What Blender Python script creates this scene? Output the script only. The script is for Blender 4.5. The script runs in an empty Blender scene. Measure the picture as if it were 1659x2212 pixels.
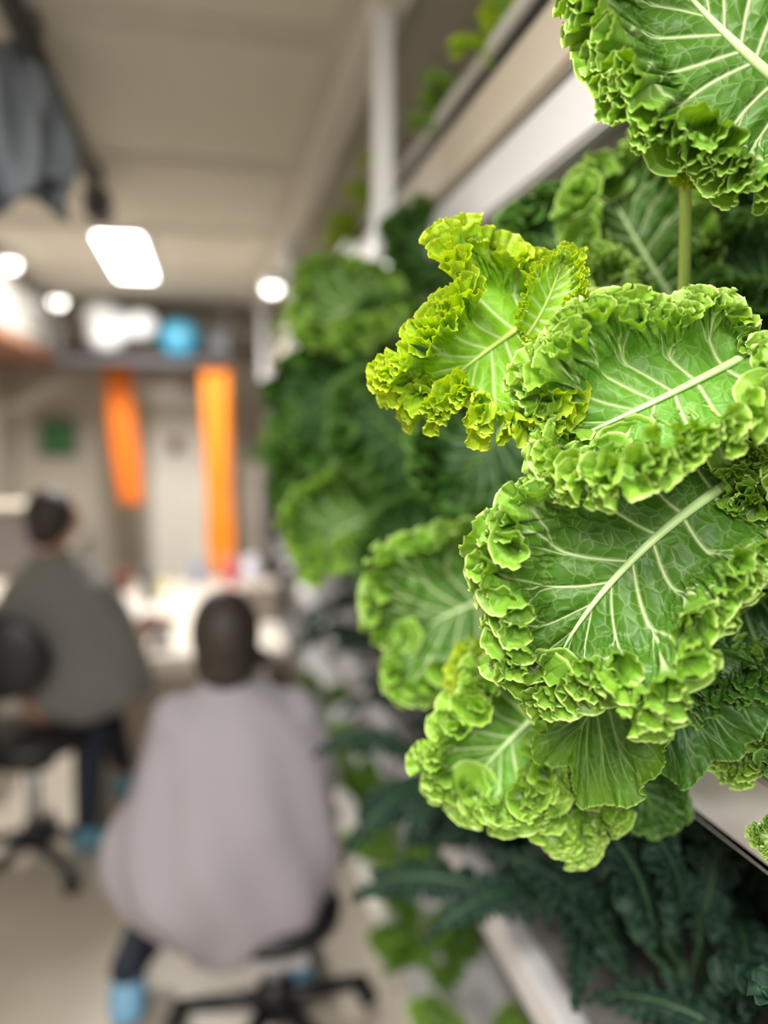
import bpy, bmesh, math, random
import numpy as np
from mathutils import Vector, Matrix

PI = math.pi
SC = bpy.context.scene
COL = SC.collection

# ------------------------------------------------------------------ camera
CAMZ = 1.75
FPX = 1700.0
YAW = math.radians(12.45)
PITCH = math.radians(5.58)
FW = np.array([math.sin(YAW) * math.cos(PITCH), math.cos(YAW) * math.cos(PITCH), -math.sin(PITCH)])
RT = np.array([math.cos(YAW), -math.sin(YAW), 0.0])
UP = np.cross(RT, FW)
CP = np.array([0.0, 0.0, CAMZ])
cam = bpy.data.cameras.new('camera')
camo = bpy.data.objects.new('camera', cam)
COL.objects.link(camo)
camo.location = CP
M = Matrix(((RT[0], UP[0], -FW[0]), (RT[1], UP[1], -FW[1]), (RT[2], UP[2], -FW[2])))
camo.rotation_euler = M.to_euler()
cam.sensor_fit = 'VERTICAL'
cam.sensor_height = 36.0
cam.lens = 36.0 * FPX / 2212.0
cam.clip_start = 0.02
cam.dof.use_dof = True
cam.dof.focus_distance = 0.625
cam.dof.aperture_fstop = cam.lens / 21.0
SC.camera = camo

# ------------------------------------------------------------------ view, world, room lamps
vs = SC.view_settings
vs.view_transform = 'Standard'
vs.look = 'None'
vs.gamma = 1.0
vs.use_curve_mapping = False
vs.exposure = 0.62
SC.cycles.use_denoising = True
SC.cycles.max_bounces = 6
SC.cycles.diffuse_bounces = 3
SC.cycles.adaptive_threshold = 0.04
SC.cycles.sample_clamp_indirect = 6.0
world = bpy.data.worlds.new('world')
SC.world = world
world.use_nodes = True
bgn = world.node_tree.nodes['Background']
bgn.inputs[0].default_value = (1.0, 0.97, 0.93, 1)
bgn.inputs[1].default_value = 0.55


def area(name, loc, size, energy, color=(1, .97, .92), aim=(0, 0, -1), sy=None):
    l = bpy.data.lights.new(name, 'AREA')
    l.shape = 'RECTANGLE'
    l.size = size
    l.size_y = sy or size
    l.energy = energy
    l.color = color
    o = bpy.data.objects.new(name, l)
    COL.objects.link(o)
    o.location = loc
    o.rotation_euler = Vector(aim).to_track_quat('-Z', 'Y').to_euler()
    return o


LAMPS = [  # aisle ceiling lamps; last two unseen, without housings, added to light the leaves
    ((-0.40, 4.45, 2.655), 0.20, 1.0, 46),
    ((-0.40, -0.05, 2.655), 0.30, 0.9, 38),
    ((-0.45, -1.40, 2.655), 0.30, 0.9, 64),
]
for loc, sx, sy, e in LAMPS:
    area('ceiling_lamp_light', loc, sx, e, (1, .98, .95), sy=sy)


# ------------------------------------------------------------------ pixel helpers (frame 1659x2212)
def Pd(u, v, d):
    return CP + d * (FW + (u - 829.5) / FPX * RT - (v - 1106.0) / FPX * UP)


def P(u, v, Y):
    r = FW + (u - 829.5) / FPX * RT - (v - 1106.0) / FPX * UP
    return CP + r * (Y / r[1])


def G(u, v, z):
    """point where the ray through a pixel meets the level z"""
    r = FW + (u - 829.5) / FPX * RT - (v - 1106.0) / FPX * UP
    return CP + r * ((z - CAMZ) / r[2])


def sstep(a, b, x):
    t = np.clip((x - a) / (b - a), 0, 1)
    return t * t * (3 - 2 * t)


# ------------------------------------------------------------------ materials
MATS = {}


def nmat(name):
    m = bpy.data.materials.new(name)
    m.use_nodes = True
    nt = m.node_tree
    return m, nt, nt.nodes['Principled BSDF'], nt.nodes['Material Output']


def mat(name, col, rough=.5, metal=0.0, var=.08, scale=12, bump=0.0, bscale=60, emit=0, spec=.5):
    if name in MATS:
        return MATS[name]
    m, nt, b, out = nmat(name)
    N, L = nt.nodes, nt.links
    tc = N.new('ShaderNodeTexCoord')
    nz = N.new('ShaderNodeTexNoise')
    nz.inputs['Scale'].default_value = scale
    nz.inputs['Detail'].default_value = 4
    L.new(tc.outputs['Object'], nz.inputs['Vector'])
    mx = N.new('ShaderNodeMix')
    mx.data_type = 'RGBA'
    c = np.array(col)
    mx.inputs[6].default_value = (*np.clip(c * (1 - var), 0, 1), 1)
    mx.inputs[7].default_value = (*np.clip(c * (1 + var), 0, 1), 1)
    L.new(nz.outputs['Fac'], mx.inputs[0])
    L.new(mx.outputs[2], b.inputs['Base Color'])
    b.inputs['Roughness'].default_value = rough
    b.inputs['Metallic'].default_value = metal
    b.inputs['Specular IOR Level'].default_value = spec
    if emit:
        b.inputs['Emission Color'].default_value = (*col, 1)
        b.inputs['Emission Strength'].default_value = emit
    if bump:
        n2 = N.new('ShaderNodeTexNoise')
        n2.inputs['Scale'].default_value = bscale
        L.new(tc.outputs['Object'], n2.inputs['Vector'])
        bp = N.new('ShaderNodeBump')
        bp.inputs['Strength'].default_value = bump
        bp.inputs['Distance'].default_value = .01
        L.new(n2.outputs['Fac'], bp.inputs['Height'])
        L.new(bp.outputs[0], b.inputs['Normal'])
    MATS[name] = m
    return m


def leaf_mat(name, deep, mid, frill, vein=(.55, .68, .33), edge=(.58, .74, .24), trans=.24, rough=.44, cell=95.0):
    """kale skin: blade colour, lighter frills, pale veins and pale rim, blistered relief"""
    m, nt, b, out = nmat(name)
    N, L = nt.nodes, nt.links

    def attr(n):
        a = N.new('ShaderNodeAttribute')
        a.attribute_name = n
        return a

    def mixc(f, a, c):
        x = N.new('ShaderNodeMix')
        x.data_type = 'RGBA'
        L.new(f, x.inputs[0])
        for i, q in ((6, a), (7, c)):
            if isinstance(q, tuple):
                x.inputs[i].default_value = (*q, 1)
            else:
                L.new(q, x.inputs[i])
        return x.outputs[2]

    def math_(op, a, c=None, clamp=False):
        x = N.new('ShaderNodeMath')
        x.operation = op
        x.use_clamp = clamp
        for i, q in ((0, a), (1, c)):
            if q is None:
                continue
            if isinstance(q, (int, float)):
                x.inputs[i].default_value = q
            else:
                L.new(q, x.inputs[i])
        return x.outputs[0]
    rest = attr('rest').outputs['Vector']
    fr = attr('frill').outputs['Fac']
    vn = attr('vein').outputs['Fac']
    ed = attr('edge').outputs['Fac']
    nz = N.new('ShaderNodeTexNoise')
    nz.inputs['Scale'].default_value = 30
    nz.inputs['Detail'].default_value = 5
    L.new(rest, nz.inputs['Vector'])
    vo = N.new('ShaderNodeTexVoronoi')
    vo.feature = 'DISTANCE_TO_EDGE'
    vo.inputs['Scale'].default_value = cell
    nw = N.new('ShaderNodeTexNoise')
    nw.inputs['Scale'].default_value = 40
    L.new(rest, nw.inputs['Vector'])
    ws = N.new('ShaderNodeVectorMath')
    ws.operation = 'SCALE'
    ws.inputs['Scale'].default_value = .012
    L.new(nw.outputs['Color'], ws.inputs[0])
    wa = N.new('ShaderNodeVectorMath')
    L.new(rest, wa.inputs[0])
    L.new(ws.outputs[0], wa.inputs[1])
    L.new(wa.outputs[0], vo.inputs['Vector'])
    net = N.new('ShaderNodeMapRange')
    net.interpolation_type = 'SMOOTHSTEP'
    net.inputs['From Min'].default_value = 0.0
    net.inputs['From Max'].default_value = 0.075
    net.inputs['To Min'].default_value = 1
    net.inputs['To Max'].default_value = 0
    L.new(vo.outputs['Distance'], net.inputs['Value'])
    blis = N.new('ShaderNodeMapRange')
    blis.interpolation_type = 'SMOOTHSTEP'
    blis.inputs['From Max'].default_value = 0.35
    L.new(vo.outputs['Distance'], blis.inputs['Value'])
    c1 = mixc(nz.outputs['Fac'], deep, mid)
    ff = math_('MULTIPLY', fr, math_('ADD', math_('MULTIPLY', nz.outputs['Fac'], 1.3), .25), True)
    c2 = mixc(ff, c1, frill)
    c3 = mixc(math_('MULTIPLY', net.outputs[0], .13), c2, vein)
    c4 = mixc(vn, c3, vein)
    c5 = mixc(ed, c4, edge)
    L.new(c5, b.inputs['Base Color'])
    b.inputs['Roughness'].default_value = rough
    b.inputs['Specular IOR Level'].default_value = .32
    h = math_('ADD', math_('MULTIPLY', blis.outputs[0], .6), math_('MULTIPLY', vn, -1.2))
    h = math_('ADD', h, math_('MULTIPLY', nz.outputs['Fac'], .8))
    bp = N.new('ShaderNodeBump')
    bp.inputs['Strength'].default_value = .55
    bp.inputs['Distance'].default_value = .0022
    L.new(h, bp.inputs['Height'])
    L.new(bp.outputs[0], b.inputs['Normal'])
    tr = N.new('ShaderNodeBsdfTranslucent')
    hs = N.new('ShaderNodeHueSaturation')
    hs.inputs['Saturation'].default_value = 1.15
    hs.inputs['Hue'].default_value = .485
    hs.inputs['Value'].default_value = 1.5
    L.new(c5, hs.inputs['Color'])
    L.new(hs.outputs[0], tr.inputs['Color'])
    ms = N.new('ShaderNodeMixShader')
    ms.inputs[0].default_value = trans
    L.new(b.outputs[0], ms.inputs[1])
    L.new(tr.outputs[0], ms.inputs[2])
    L.new(ms.outputs[0], out.inputs['Surface'])
    m.use_backface_culling = False
    return m


KMAIN = leaf_mat('kale_green', (.036, .110, .010), (.088, .215, .019), (.18, .36, .028))
KLIGHT = leaf_mat('kale_fresh_green', (.085, .235, .022), (.15, .35, .035), (.24, .43, .035))
KYEL = leaf_mat('kale_yellow_green', (.16, .36, .015), (.22, .46, .02), (.36, .52, .02), vein=(.5, .68, .28), edge=(.55, .62, .08), trans=.34)
KSHADE = leaf_mat('kale_shaded_green', (.012, .050, .008), (.026, .092, .012), (.060, .16, .018), vein=(.2, .34, .12), edge=(.22, .38, .10))  # kale green with the upper tray's shade darkened into the colour
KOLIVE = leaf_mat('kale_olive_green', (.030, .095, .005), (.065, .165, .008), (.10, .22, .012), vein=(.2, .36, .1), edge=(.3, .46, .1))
KBLUE = leaf_mat('dark_kale_blue_green', (.006, .022, .013), (.014, .040, .025), (.022, .060, .034), vein=(.05, .10, .05), edge=(.04, .09, .05), trans=.12, rough=.6, cell=140)
RIB = mat('kale_rib_pale', (.50, .66, .30), .45, var=.12, scale=40)
RIBY = mat('kale_rib_yellow', (.42, .56, .12), .45, var=.12, scale=40)
STEMG = mat('kale_stem_green', (.12, .24, .03), .5, var=.2, scale=40)
STEMD = mat('kale_stem_dark', (.04, .09, .04), .5, var=.2, scale=40)
RIBS = {KMAIN: RIB, KLIGHT: RIB, KYEL: RIBY, KSHADE: STEMG, KOLIVE: STEMG, KBLUE: STEMD}


# ------------------------------------------------------------------ mesh helpers
def mesh_np(name, co, quads, smooth=True):
    me = bpy.data.meshes.new(name)
    nv, nq = len(co), len(quads)
    me.vertices.add(nv)
    me.vertices.foreach_set('co', np.ascontiguousarray(co, dtype=np.float32).ravel())
    me.loops.add(nq * 4)
    me.loops.foreach_set('vertex_index', np.ascontiguousarray(quads, dtype=np.int32).ravel())
    me.polygons.add(nq)
    me.polygons.foreach_set('loop_start', np.arange(0, nq * 4, 4, dtype=np.int32))
    me.polygons.foreach_set('loop_total', np.full(nq, 4, dtype=np.int32))
    me.update(calc_edges=True)
    if smooth:
        me.polygons.foreach_set('use_smooth', np.ones(nq, dtype=bool))
    return me


def fattr(me, name, vals):
    a = me.attributes.new(name, 'FLOAT', 'POINT')
    a.data.foreach_set('value', np.ascontiguousarray(vals, dtype=np.float32).ravel())


def vattr(me, name, vals):
    a = me.attributes.new(name, 'FLOAT_VECTOR', 'POINT')
    a.data.foreach_set('vector', np.ascontiguousarray(vals, dtype=np.float32).ravel())


def obj(name, me, m=None, parent=None):
    o = bpy.data.objects.new(name, me)
    COL.objects.link(o)
    if m is not None and not me.materials:
        me.materials.append(m)
    if parent is not None:
        o.parent = parent
    return o


def empty(name, loc=(0, 0, 0), label=None, cat=None, group=None):
    o = bpy.data.objects.new(name, None)
    o.empty_display_size = .05
    COL.objects.link(o)
    o.location = Vector(loc)
    tag(o, label, cat, group)
    return o


def tag(o, label=None, cat=None, group=None, kind=None):
    if label: o['label'] = label
    if cat: o['category'] = cat
    if group: o['group'] = group
    if kind: o['kind'] = kind
    return o


def bm_obj(name, bm, m, parent=None, smooth=False):
    me = bpy.data.meshes.new(name)
    bm.to_mesh(me)
    bm.free()
    if smooth:
        me.polygons.foreach_set('use_smooth', np.ones(len(me.polygons), dtype=bool))
    return obj(name, me, m, parent)


def add_box(bm, x0, x1, y0, y1, z0, z1, bev=0.0):
    r = bmesh.ops.create_cube(bm, size=1)
    vs_ = r['verts']
    for v in vs_:
        v.co = Vector(((x0 + x1) / 2 + v.co.x * (x1 - x0), (y0 + y1) / 2 + v.co.y * (y1 - y0), (z0 + z1) / 2 + v.co.z * (z1 - z0)))
    if bev:
        es = list({e for v in vs_ for e in v.link_edges})
        bmesh.ops.bevel(bm, geom=es, offset=bev, segments=2, affect='EDGES')


def add_cyl(bm, p0, p1, r0, r1=None, seg=20):
    p0, p1 = Vector(p0), Vector(p1)
    r1 = r0 if r1 is None else r1
    d = p1 - p0
    mt = Matrix.Translation((p0 + p1) / 2) @ d.to_track_quat('Z', 'Y').to_matrix().to_4x4()
    bmesh.ops.create_cone(bm, cap_ends=True, segments=seg, radius1=r0, radius2=r1, depth=d.length, matrix=mt)


def add_ball(bm, c, r, sc=(1, 1, 1), seg=20, rot=None):
    mt = Matrix.Translation(Vector(c)) @ (rot.to_4x4() if rot else Matrix.Identity(4)) @ Matrix.Diagonal((r * sc[0], r * sc[1], r * sc[2], 1))
    nr_ = seg // 2 + 2
    nv_ = bm.verts.new
    top, bot = nv_(mt @ Vector((0, 0, 1))), nv_(mt @ Vector((0, 0, -1)))
    rows_ = []
    for i in range(1, nr_):
        a = PI * i / nr_
        rows_.append([nv_(mt @ Vector((math.sin(a) * math.cos(2 * PI * k / seg), math.sin(a) * math.sin(2 * PI * k / seg), math.cos(a)))) for k in range(seg)])
    nf = bm.faces.new
    for k in range(seg):
        k2 = (k + 1) % seg
        nf((top, rows_[0][k], rows_[0][k2]))
        nf((bot, rows_[-1][k2], rows_[-1][k]))
        for a, b in zip(rows_, rows_[1:]):
            nf((a[k], b[k], b[k2], a[k2]))


def box(name, b, m, parent=None, bev=0.0):
    bm = bmesh.new()
    add_box(bm, *b, bev=bev)
    return bm_obj(name, bm, m, parent)


def struct(name, b, m, bev=0.0, parent=None):
    o = box(name, b, m, parent, bev)
    if parent is None:
        o['kind'] = 'structure'
    return o


def lathe(bm, prof, seg=28, center=(0, 0, 0)):
    rings = []
    for r, z in prof:
        rings.append([bm.verts.new((center[0] + r * math.cos(2 * PI * k / seg), center[1] + r * math.sin(2 * PI * k / seg), center[2] + z)) for k in range(seg)])
    for a, b in zip(rings, rings[1:]):
        for k in range(seg):
            bm.faces.new((a[k], a[(k + 1) % seg], b[(k + 1) % seg], b[k]))
    if prof[0][0] > 1e-4: bm.faces.new(rings[0][::-1])
    if prof[-1][0] > 1e-4: bm.faces.new(rings[-1])


def tube_mesh(name, pts, rads, seg=10, flat=1.0):
    pts = np.asarray(pts, float)
    n = len(pts)
    T = np.gradient(pts, axis=0)
    T /= np.linalg.norm(T, axis=1)[:, None] + 1e-9
    ref = np.array([0, 0, 1.0]) if abs(T[0][2]) < .9 else np.array([1.0, 0, 0])
    co = []
    for i in range(n):
        a = np.cross(T[i], ref)
        a /= np.linalg.norm(a) + 1e-9
        b = np.cross(a, T[i])
        ref = b
        th = np.arange(seg) / seg * 2 * PI
        co.append(pts[i] + rads[i] * (np.cos(th)[:, None] * a + flat * np.sin(th)[:, None] * b))
    co = np.concatenate(co)
    i, k = np.meshgrid(np.arange(n - 1), np.arange(seg), indexing='ij')
    q = np.stack([i * seg + k, i * seg + (k + 1) % seg, (i + 1) * seg + (k + 1) % seg, (i + 1) * seg + k], -1).reshape(-1, 4)
    return mesh_np(name, co, q)


def bez(p0, p1, p2, p3, n=24):
    t = np.linspace(0, 1, n)[:, None]
    return (1 - t) ** 3 * p0 + 3 * (1 - t) ** 2 * t * p1 + 3 * (1 - t) * t * t * p2 + t ** 3 * p3


# ------------------------------------------------------------------ curly kale leaf
def noise1(rng, n, x, step):
    """smooth random function of x with features of size step, range about -1..1"""
    k = int(np.ceil(n / step)) + 4
    v = rng.uniform(-1, 1, k)
    t = np.clip(x / step, 0, k - 3.001) + 1
    i = t.astype(int)
    f = t - i
    f = f * f * (3 - 2 * f)
    return v[i] * (1 - f) + v[i + 1] * f


def grow(pos, gs, nfix, nrm0, rng, iters=500, kb=.35, push=0.0, noise=.0006, gr=None):
    """let the outer band of a leaf outgrow its middle and buckle, as kale does.
    pos (ns, nr, 3); gs (ns, nr) growth along the margin; first nfix columns are held"""
    ns, nr = pos.shape[:2]
    x = pos.astype(np.float32).copy()
    x[:, nfix:] += rng.normal(0, noise, x[:, nfix:].shape).astype(np.float32)
    w = np.ones((ns, nr), np.float32); w[:, :nfix] = 0
    es = np.linalg.norm(pos[1:] - pos[:-1], axis=2)
    er = np.linalg.norm(pos[:, 1:] - pos[:, :-1], axis=2)
    g1 = .5 * (gs[1:] + gs[:-1])
    v = np.zeros_like(x)
    GS = {}

    def rests(f):
        ls = es * (1 + (g1 - 1) * f)
        lr = er
        a = .5 * (ls[:, 1:] + ls[:, :-1]); b = .5 * (lr[1:] + lr[:-1])
        return ls.astype(np.float32), lr.astype(np.float32), np.sqrt(a * a + b * b).astype(np.float32)

    def proj(A, B, L, wa, wb, k, mode=0):
        d = B - A
        n = np.sqrt((d * d).sum(-1)) + 1e-9
        c = (n - L) / n * k
        if mode: c = np.minimum(c, 0)
        ws = wa + wb
        c = c / np.maximum(ws, 1e-6)
        c = (c * (ws > 0))[..., None] * d
        A += c * wa[..., None]
        B -= c * wb[..., None]

    def sweep(i0, j0, di, dj, L, k, mode=0):
        # constraints between (i,j) and (i+di, j+dj), coloured by i or j
        ax = 0 if di else 1
        st = max(abs(di), abs(dj))
        for c0 in range(2 * st):
            pass
    for it in range(iters):
        f = min(1.0, (it + 1) / (iters * .7))
        if it % 8 == 0 or it == iters - 1: ls, lr, ld = rests(f)
        xo = x.copy()
        v *= .90
        x += v * w[..., None]
        if push and it < iters * .5:
            x += (push * w)[..., None] * nrm0
        for q in (0, 1):
            # along the margin
            n_ = (ns - 1 - q + 1) // 2
            proj(x[q:q + 2 * n_:2][:n_], x[q + 1:q + 1 + 2 * n_:2][:n_], ls[q::2][:n_], w[q:q + 2 * n_:2][:n_], w[q + 1:q + 1 + 2 * n_:2][:n_], 1.0)
        for q in (0, 1):
            n_ = (nr - 1 - q + 1) // 2
            A, B = x[:, q:q + 2 * n_:2][:, :n_], x[:, q + 1:q + 1 + 2 * n_:2][:, :n_]
            proj(A, B, lr[:, q::2][:, :n_], w[:, q:q + 2 * n_:2][:, :n_], w[:, q + 1:q + 1 + 2 * n_:2][:, :n_], 1.0)
        # shear
        for q in (0, 1):
            n_ = (ns - 1 - q + 1) // 2
            a, b = x[q:q + 2 * n_:2][:n_], x[q + 1:q + 1 + 2 * n_:2][:n_]
            wa, wb = w[q:q + 2 * n_:2][:n_], w[q + 1:q + 1 + 2 * n_:2][:n_]
            L = ld[q::2][:n_]
            proj(a[:, :-1], b[:, 1:], L, wa[:, :-1], wb[:, 1:], .5)
            proj(a[:, 1:], b[:, :-1], L, wa[:, 1:], wb[:, :-1], .5)
        # bending: second neighbours should not come close (only pushes apart)
        for q in range(4):
            a, b = x[q:-2:4], x[q + 2::4]
            m_ = min(len(a), len(b))
            L = (ls[:-1] + ls[1:])[q::4][:m_]
            proj(a[:m_], b[:m_], L, w[q:-2:4][:m_], w[q + 2::4][:m_], kb, 1)
        for q in range(4):
            a, b = x[:, q:-2:4], x[:, q + 2::4]
            m_ = min(a.shape[1], b.shape[1])
            L = (lr[:, :-1] + lr[:, 1:])[:, q::4][:, :m_]
            proj(a[:, :m_], b[:, :m_], L, w[:, q:-2:4][:, :m_], w[:, q + 2::4][:, :m_], kb, 1)
        if it % 2 == 0:
            for q in range(8):   # wider stiffness sets the size of the folds
                a, b = x[q:-4:8], x[q + 4::8]
                m_ = min(len(a), len(b))
                L = (ls[:-3] + ls[1:-2] + ls[2:-1] + ls[3:])[q::8][:m_]
                proj(a[:m_], b[:m_], L, w[q:-4:8][:m_], w[q + 4::8][:m_], kb * .35, 1)
        v = x - xo
        lim = .002
        np.clip(v, -lim, lim, out=v)
    return x.astype(float)


def upsample(a, n, axis):
    """smooth (Catmull-Rom) resampling to n samples along axis"""
    a = np.moveaxis(a, axis, 0)
    m = a.shape[0]
    t = np.linspace(0, m - 1, n)
    i = np.clip(t.astype(int), 0, m - 2)
    f = (t - i).reshape((-1,) + (1,) * (a.ndim - 1))
    p0, p1, p2, p3 = a[np.maximum(i - 1, 0)], a[i], a[i + 1], a[np.minimum(i + 2, m - 1)]
    r = .5 * ((2 * p1) + (-p0 + p2) * f + (2 * p0 - 5 * p1 + 4 * p2 - p3) * f * f + (-p0 + 3 * p1 - 3 * p2 + p3) * f ** 3)
    return np.moveaxis(r, 0, axis)


def kale_leaf(name, base, mid, tip, W, N, seed=1, ns=620, nr=56, frill=1.0, cup=.5, onset=.52, curl=.0, sim=(420, 24), band=.047, gmax=8.5, gpow=2.0, iters=400, kb=.11, push=.000010, fine=((.014, .0018, .018), (.0060, .0012, .008)), rollup=.95,
              Wr=None, droop=0.0, ribw=.0042, lobes=.12, plate=0):
    """returns (blade mesh, midrib points, radii). base/mid/tip: points on the midrib, N: way the upper face looks,
    W/Wr: half widths either side in metres"""
    rng = np.random.default_rng(seed)
    base, mid, tip, N = (np.asarray(q, float) for q in (base, mid, tip, N))
    c = 2 * mid - .5 * (base + tip)

    def mr(u):
        u = u[:, None]
        return (1 - u) ** 2 * base + 2 * u * (1 - u) * c + u * u * tip

    def mt(u):
        u = u[:, None]
        t = 2 * (1 - u) * (c - base) + 2 * u * (tip - c)
        return t / np.linalg.norm(t, axis=1)[:, None]
    Lm = np.linalg.norm(tip - base)
    if ns <= 600: push, kb = push * .5, kb * .35
    S = np.linspace(0, 1, 1500)
    out = []
    for side in (1, -1):
        w = W if side == 1 else (Wr or W)

        def frame(s):
            u = .02 + .93 * s ** .92
            T = mt(u)
            n = N - (T @ N)[:, None] * T
            n /= np.linalg.norm(n, axis=1)[:, None]
            B = np.cross(n, T) * side
            ph = np.radians(118 - 118 * s ** .85)
            o = np.cos(ph)[:, None] * T + np.sin(ph)[:, None] * B
            return mr(u), T, n, B, o, ph
        # strip length: rounded blade, lobed
        k1 = noise1(rng, 1.0, S, .13)
        Ls = w * (.34 + .66 * np.sin(PI * np.clip(S, 0, 1) ** .95) ** .75) * (1 + lobes * k1 * np.sin(PI * S) ** .5)
        Ls = Ls * (1 - sstep(.9, 1, S)) + sstep(.9, 1, S) * (W + (Wr or W)) * .5 * .42
        Ls = Ls * (.25 + .75 * sstep(0, .10, S))
        P0, T, n, B, o, ph = frame(S)
        E = P0 + o * Ls[:, None]
        arc = np.concatenate([[0], np.cumsum(np.linalg.norm(np.diff(E, axis=0), axis=1))])
        mixa = arc / arc[-1]
        a_ = np.linspace(0, 1, ns)
        s = np.interp(a_, mixa, S)
        L = np.interp(s, S, Ls)
        arcT = arc[-1]
        l = a_ * arcT
        P0, T, n, B, o, ph = frame(s)
        t = np.cross(n, o)
        r = 1 - (1 - np.linspace(0, 1, nr)) ** 1.6   # denser towards margin
        R = r[None, :]
        dist_in = (1 - R) * L[:, None]                 # metres to the margin along the strip
        # teeth
        tooth = noise1(rng, arcT, l, .0035) * .0022 + noise1(rng, arcT, l, .011) * .0040
        Lx = L * (1 + .28 * frill) + tooth * frill
        on = onset + .13 * noise1(rng, arcT, l, .03)
        al = cup * R * np.ones((ns, 1)) * .6
        tipfade = 1 - .45 * sstep(.93, 1, s)
        al = al + curl * sstep(.45, 1.0, R)
        roll = (rollup + .5 * noise1(rng, arcT, l, .05)) * frill * tipfade
        al = al + roll[:, None] * np.clip(1 - dist_in / .05, 0, 1) ** 1.2
        dr = np.diff(r, prepend=0.0)[None, :] * Lx[:, None]
        co = np.cumsum(np.cos(al) * dr, axis=1)
        cn = np.cumsum(np.sin(al) * dr, axis=1)
        pos = P0[:, None, :] + co[..., None] * o[:, None, :] + cn[..., None] * n[:, None, :]
        # the outer band outgrows the middle and buckles into frills
        if sim and frill > 0:
            cs, cr = sim
            ii = np.linspace(0, ns - 1, cs).astype(int); jj = np.unique(np.linspace(0, nr - 1, cr).astype(int))
            pc = pos[np.ix_(ii, jj)]
            dc = dist_in[np.ix_(ii, jj)]
            band_c = band * (1 + .25 * noise1(rng, arcT, l[ii], .04))[:, None]
            gc = 1 + (gmax - 1) * frill * np.clip(1 - dc / band_c, 0, 1) ** gpow * (1 + .25 * noise1(rng, arcT, l[ii], .05))[:, None]
            nfix = max(2, int(np.searchsorted(r[jj], .42)))
            pc = grow(pc, gc, nfix, n[ii][:, None, :], rng, iters, kb, push)
            tmp = np.zeros((cs, nr, 3))
            xx = r[jj]
            pos2 = upsample(pc, ns, 0)
            jn = np.interp(np.arange(nr), jj, np.arange(len(jj)))
            i0 = np.clip(jn.astype(int), 0, len(jj) - 2); f_ = (jn - i0)[None, :, None]
            q0, q1, q2, q3 = pos2[:, np.maximum(i0 - 1, 0)], pos2[:, i0], pos2[:, i0 + 1], pos2[:, np.minimum(i0 + 2, len(jj) - 1)]
            pos = .5 * ((2 * q1) + (-q0 + q2) * f_ + (2 * q0 - 5 * q1 + 4 * q2 - q3) * f_ ** 2 + (-q0 + 3 * q1 - 3 * q2 + q3) * f_ ** 3)
        # finest crinkles ride on the folds
        for kx, (lam, A, reach) in enumerate(fine):
            ds = np.gradient(pos, axis=0)
            drr = np.gradient(pos, axis=1)
            nn_ = np.cross(drr, ds) * side
            nn_ /= np.linalg.norm(nn_, axis=2)[..., None] + 1e-12
            # phase follows the grown length of the margin
            gl = np.linalg.norm(np.diff(pos[:, -1], axis=0), axis=1)
            gl = np.concatenate([[0], np.cumsum(gl)])
            phase = 2 * PI * gl / lam + 3.2 * noise1(rng, gl[-1], gl, lam * 1.9)
            Al = A * frill * (1 + .5 * noise1(rng, gl[-1], gl, lam * 1.9))
            g = np.clip(1 - dist_in / reach, 0, 1) ** 1.2
            pos = pos + (Al[:, None] * g * np.sin(phase)[:, None])[..., None] * nn_
        # side veins
        nvn = 8
        cent = (np.arange(nvn) + .35 + rng.uniform(-.18, .18, nvn)) / nvn * .93
        vein = np.zeros((ns, nr))
        hgt = np.zeros((ns, nr))
        sl = s[:, None]
        for j, cj in enumerate(cent):
            wob = .020 * np.sin(R * 7 + rng.uniform(0, 6)) * R
            path = cj + wob - .05 * R * R
            dm = np.abs(sl - path) * Lm * 1.0 + 0 * R
            dm = np.abs(sl - path) * (Lm * .95 * (1 - R) + arcT * R)
            wv = .0013 * (1 - R * .8) + .0002
            m_ = np.exp(-(dm / wv) ** 2) * (1 - sstep(.72, .95, R))
            vein = np.maximum(vein, m_)
            hgt = np.maximum(hgt, np.exp(-(dm / .006) ** 2) * (1 - sstep(.5, .9, R)))
            for sg in (1, -1):
                r0 = rng.uniform(.28, .5)
                p2 = path + sg * np.clip(R - r0, 0, 1) * rng.uniform(.09, .15)
                dm = np.abs(sl - p2) * (Lm * .95 * (1 - R) + arcT * R)
                m_ = np.exp(-(dm / .0008) ** 2) * sstep(r0, r0 + .02, R) * (1 - sstep(.7, .95, R)) * .75
                vein = np.maximum(vein, m_)
        # blade pillows up between the veins
        bl = (1 - hgt) * .0035 * sstep(0.02, .2, R) * (1 - sstep(.6, .9, R))
        pos = pos + bl[..., None] * n[:, None, :]
        rest = np.stack([s[:, None] * arcT + 0 * R, side * (R * L[:, None]), np.full((ns, nr), seed * .37)], -1)
        rx = P0 @ np.zeros(3)
        flat = P0[:, None, :] + R[..., None] * L[:, None, None] * o[:, None, :]
        rest = np.stack([(flat - base) @ (tip - base) / Lm, (flat - base) @ B.mean(0) * side, np.full((ns, nr), seed * .37)], -1)
        fm = sstep(0, 1, np.clip(1 - dist_in / .040, 0, 1)) * np.clip(frill + .2, 0, 1)
        em = sstep(.0016, .0004, dist_in) * .8
        out.append((pos, rest, fm, vein, em))
    co, re, fm, ve, em, qs = [], [], [], [], [], []
    off = 0
    for si, (pos, rest, f_, v_, e_) in enumerate(out):
        co.append(pos.reshape(-1, 3)); re.append(rest.reshape(-1, 3)); fm.append(f_.ravel()); ve.append(v_.ravel()); em.append(e_.ravel())
        i, k = np.meshgrid(np.arange(ns - 1), np.arange(nr - 1), indexing='ij')
        q = np.stack([i * nr + k, i * nr + k + 1, (i + 1) * nr + k + 1, (i + 1) * nr + k], -1).reshape(-1, 4)
        if si: q = q[:, ::-1]
        qs.append(q + off)
        off += ns * nr
    # weld the two halves at the tip
    i = np.arange(nr - 1)
    o1 = (ns - 1) * nr
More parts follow.
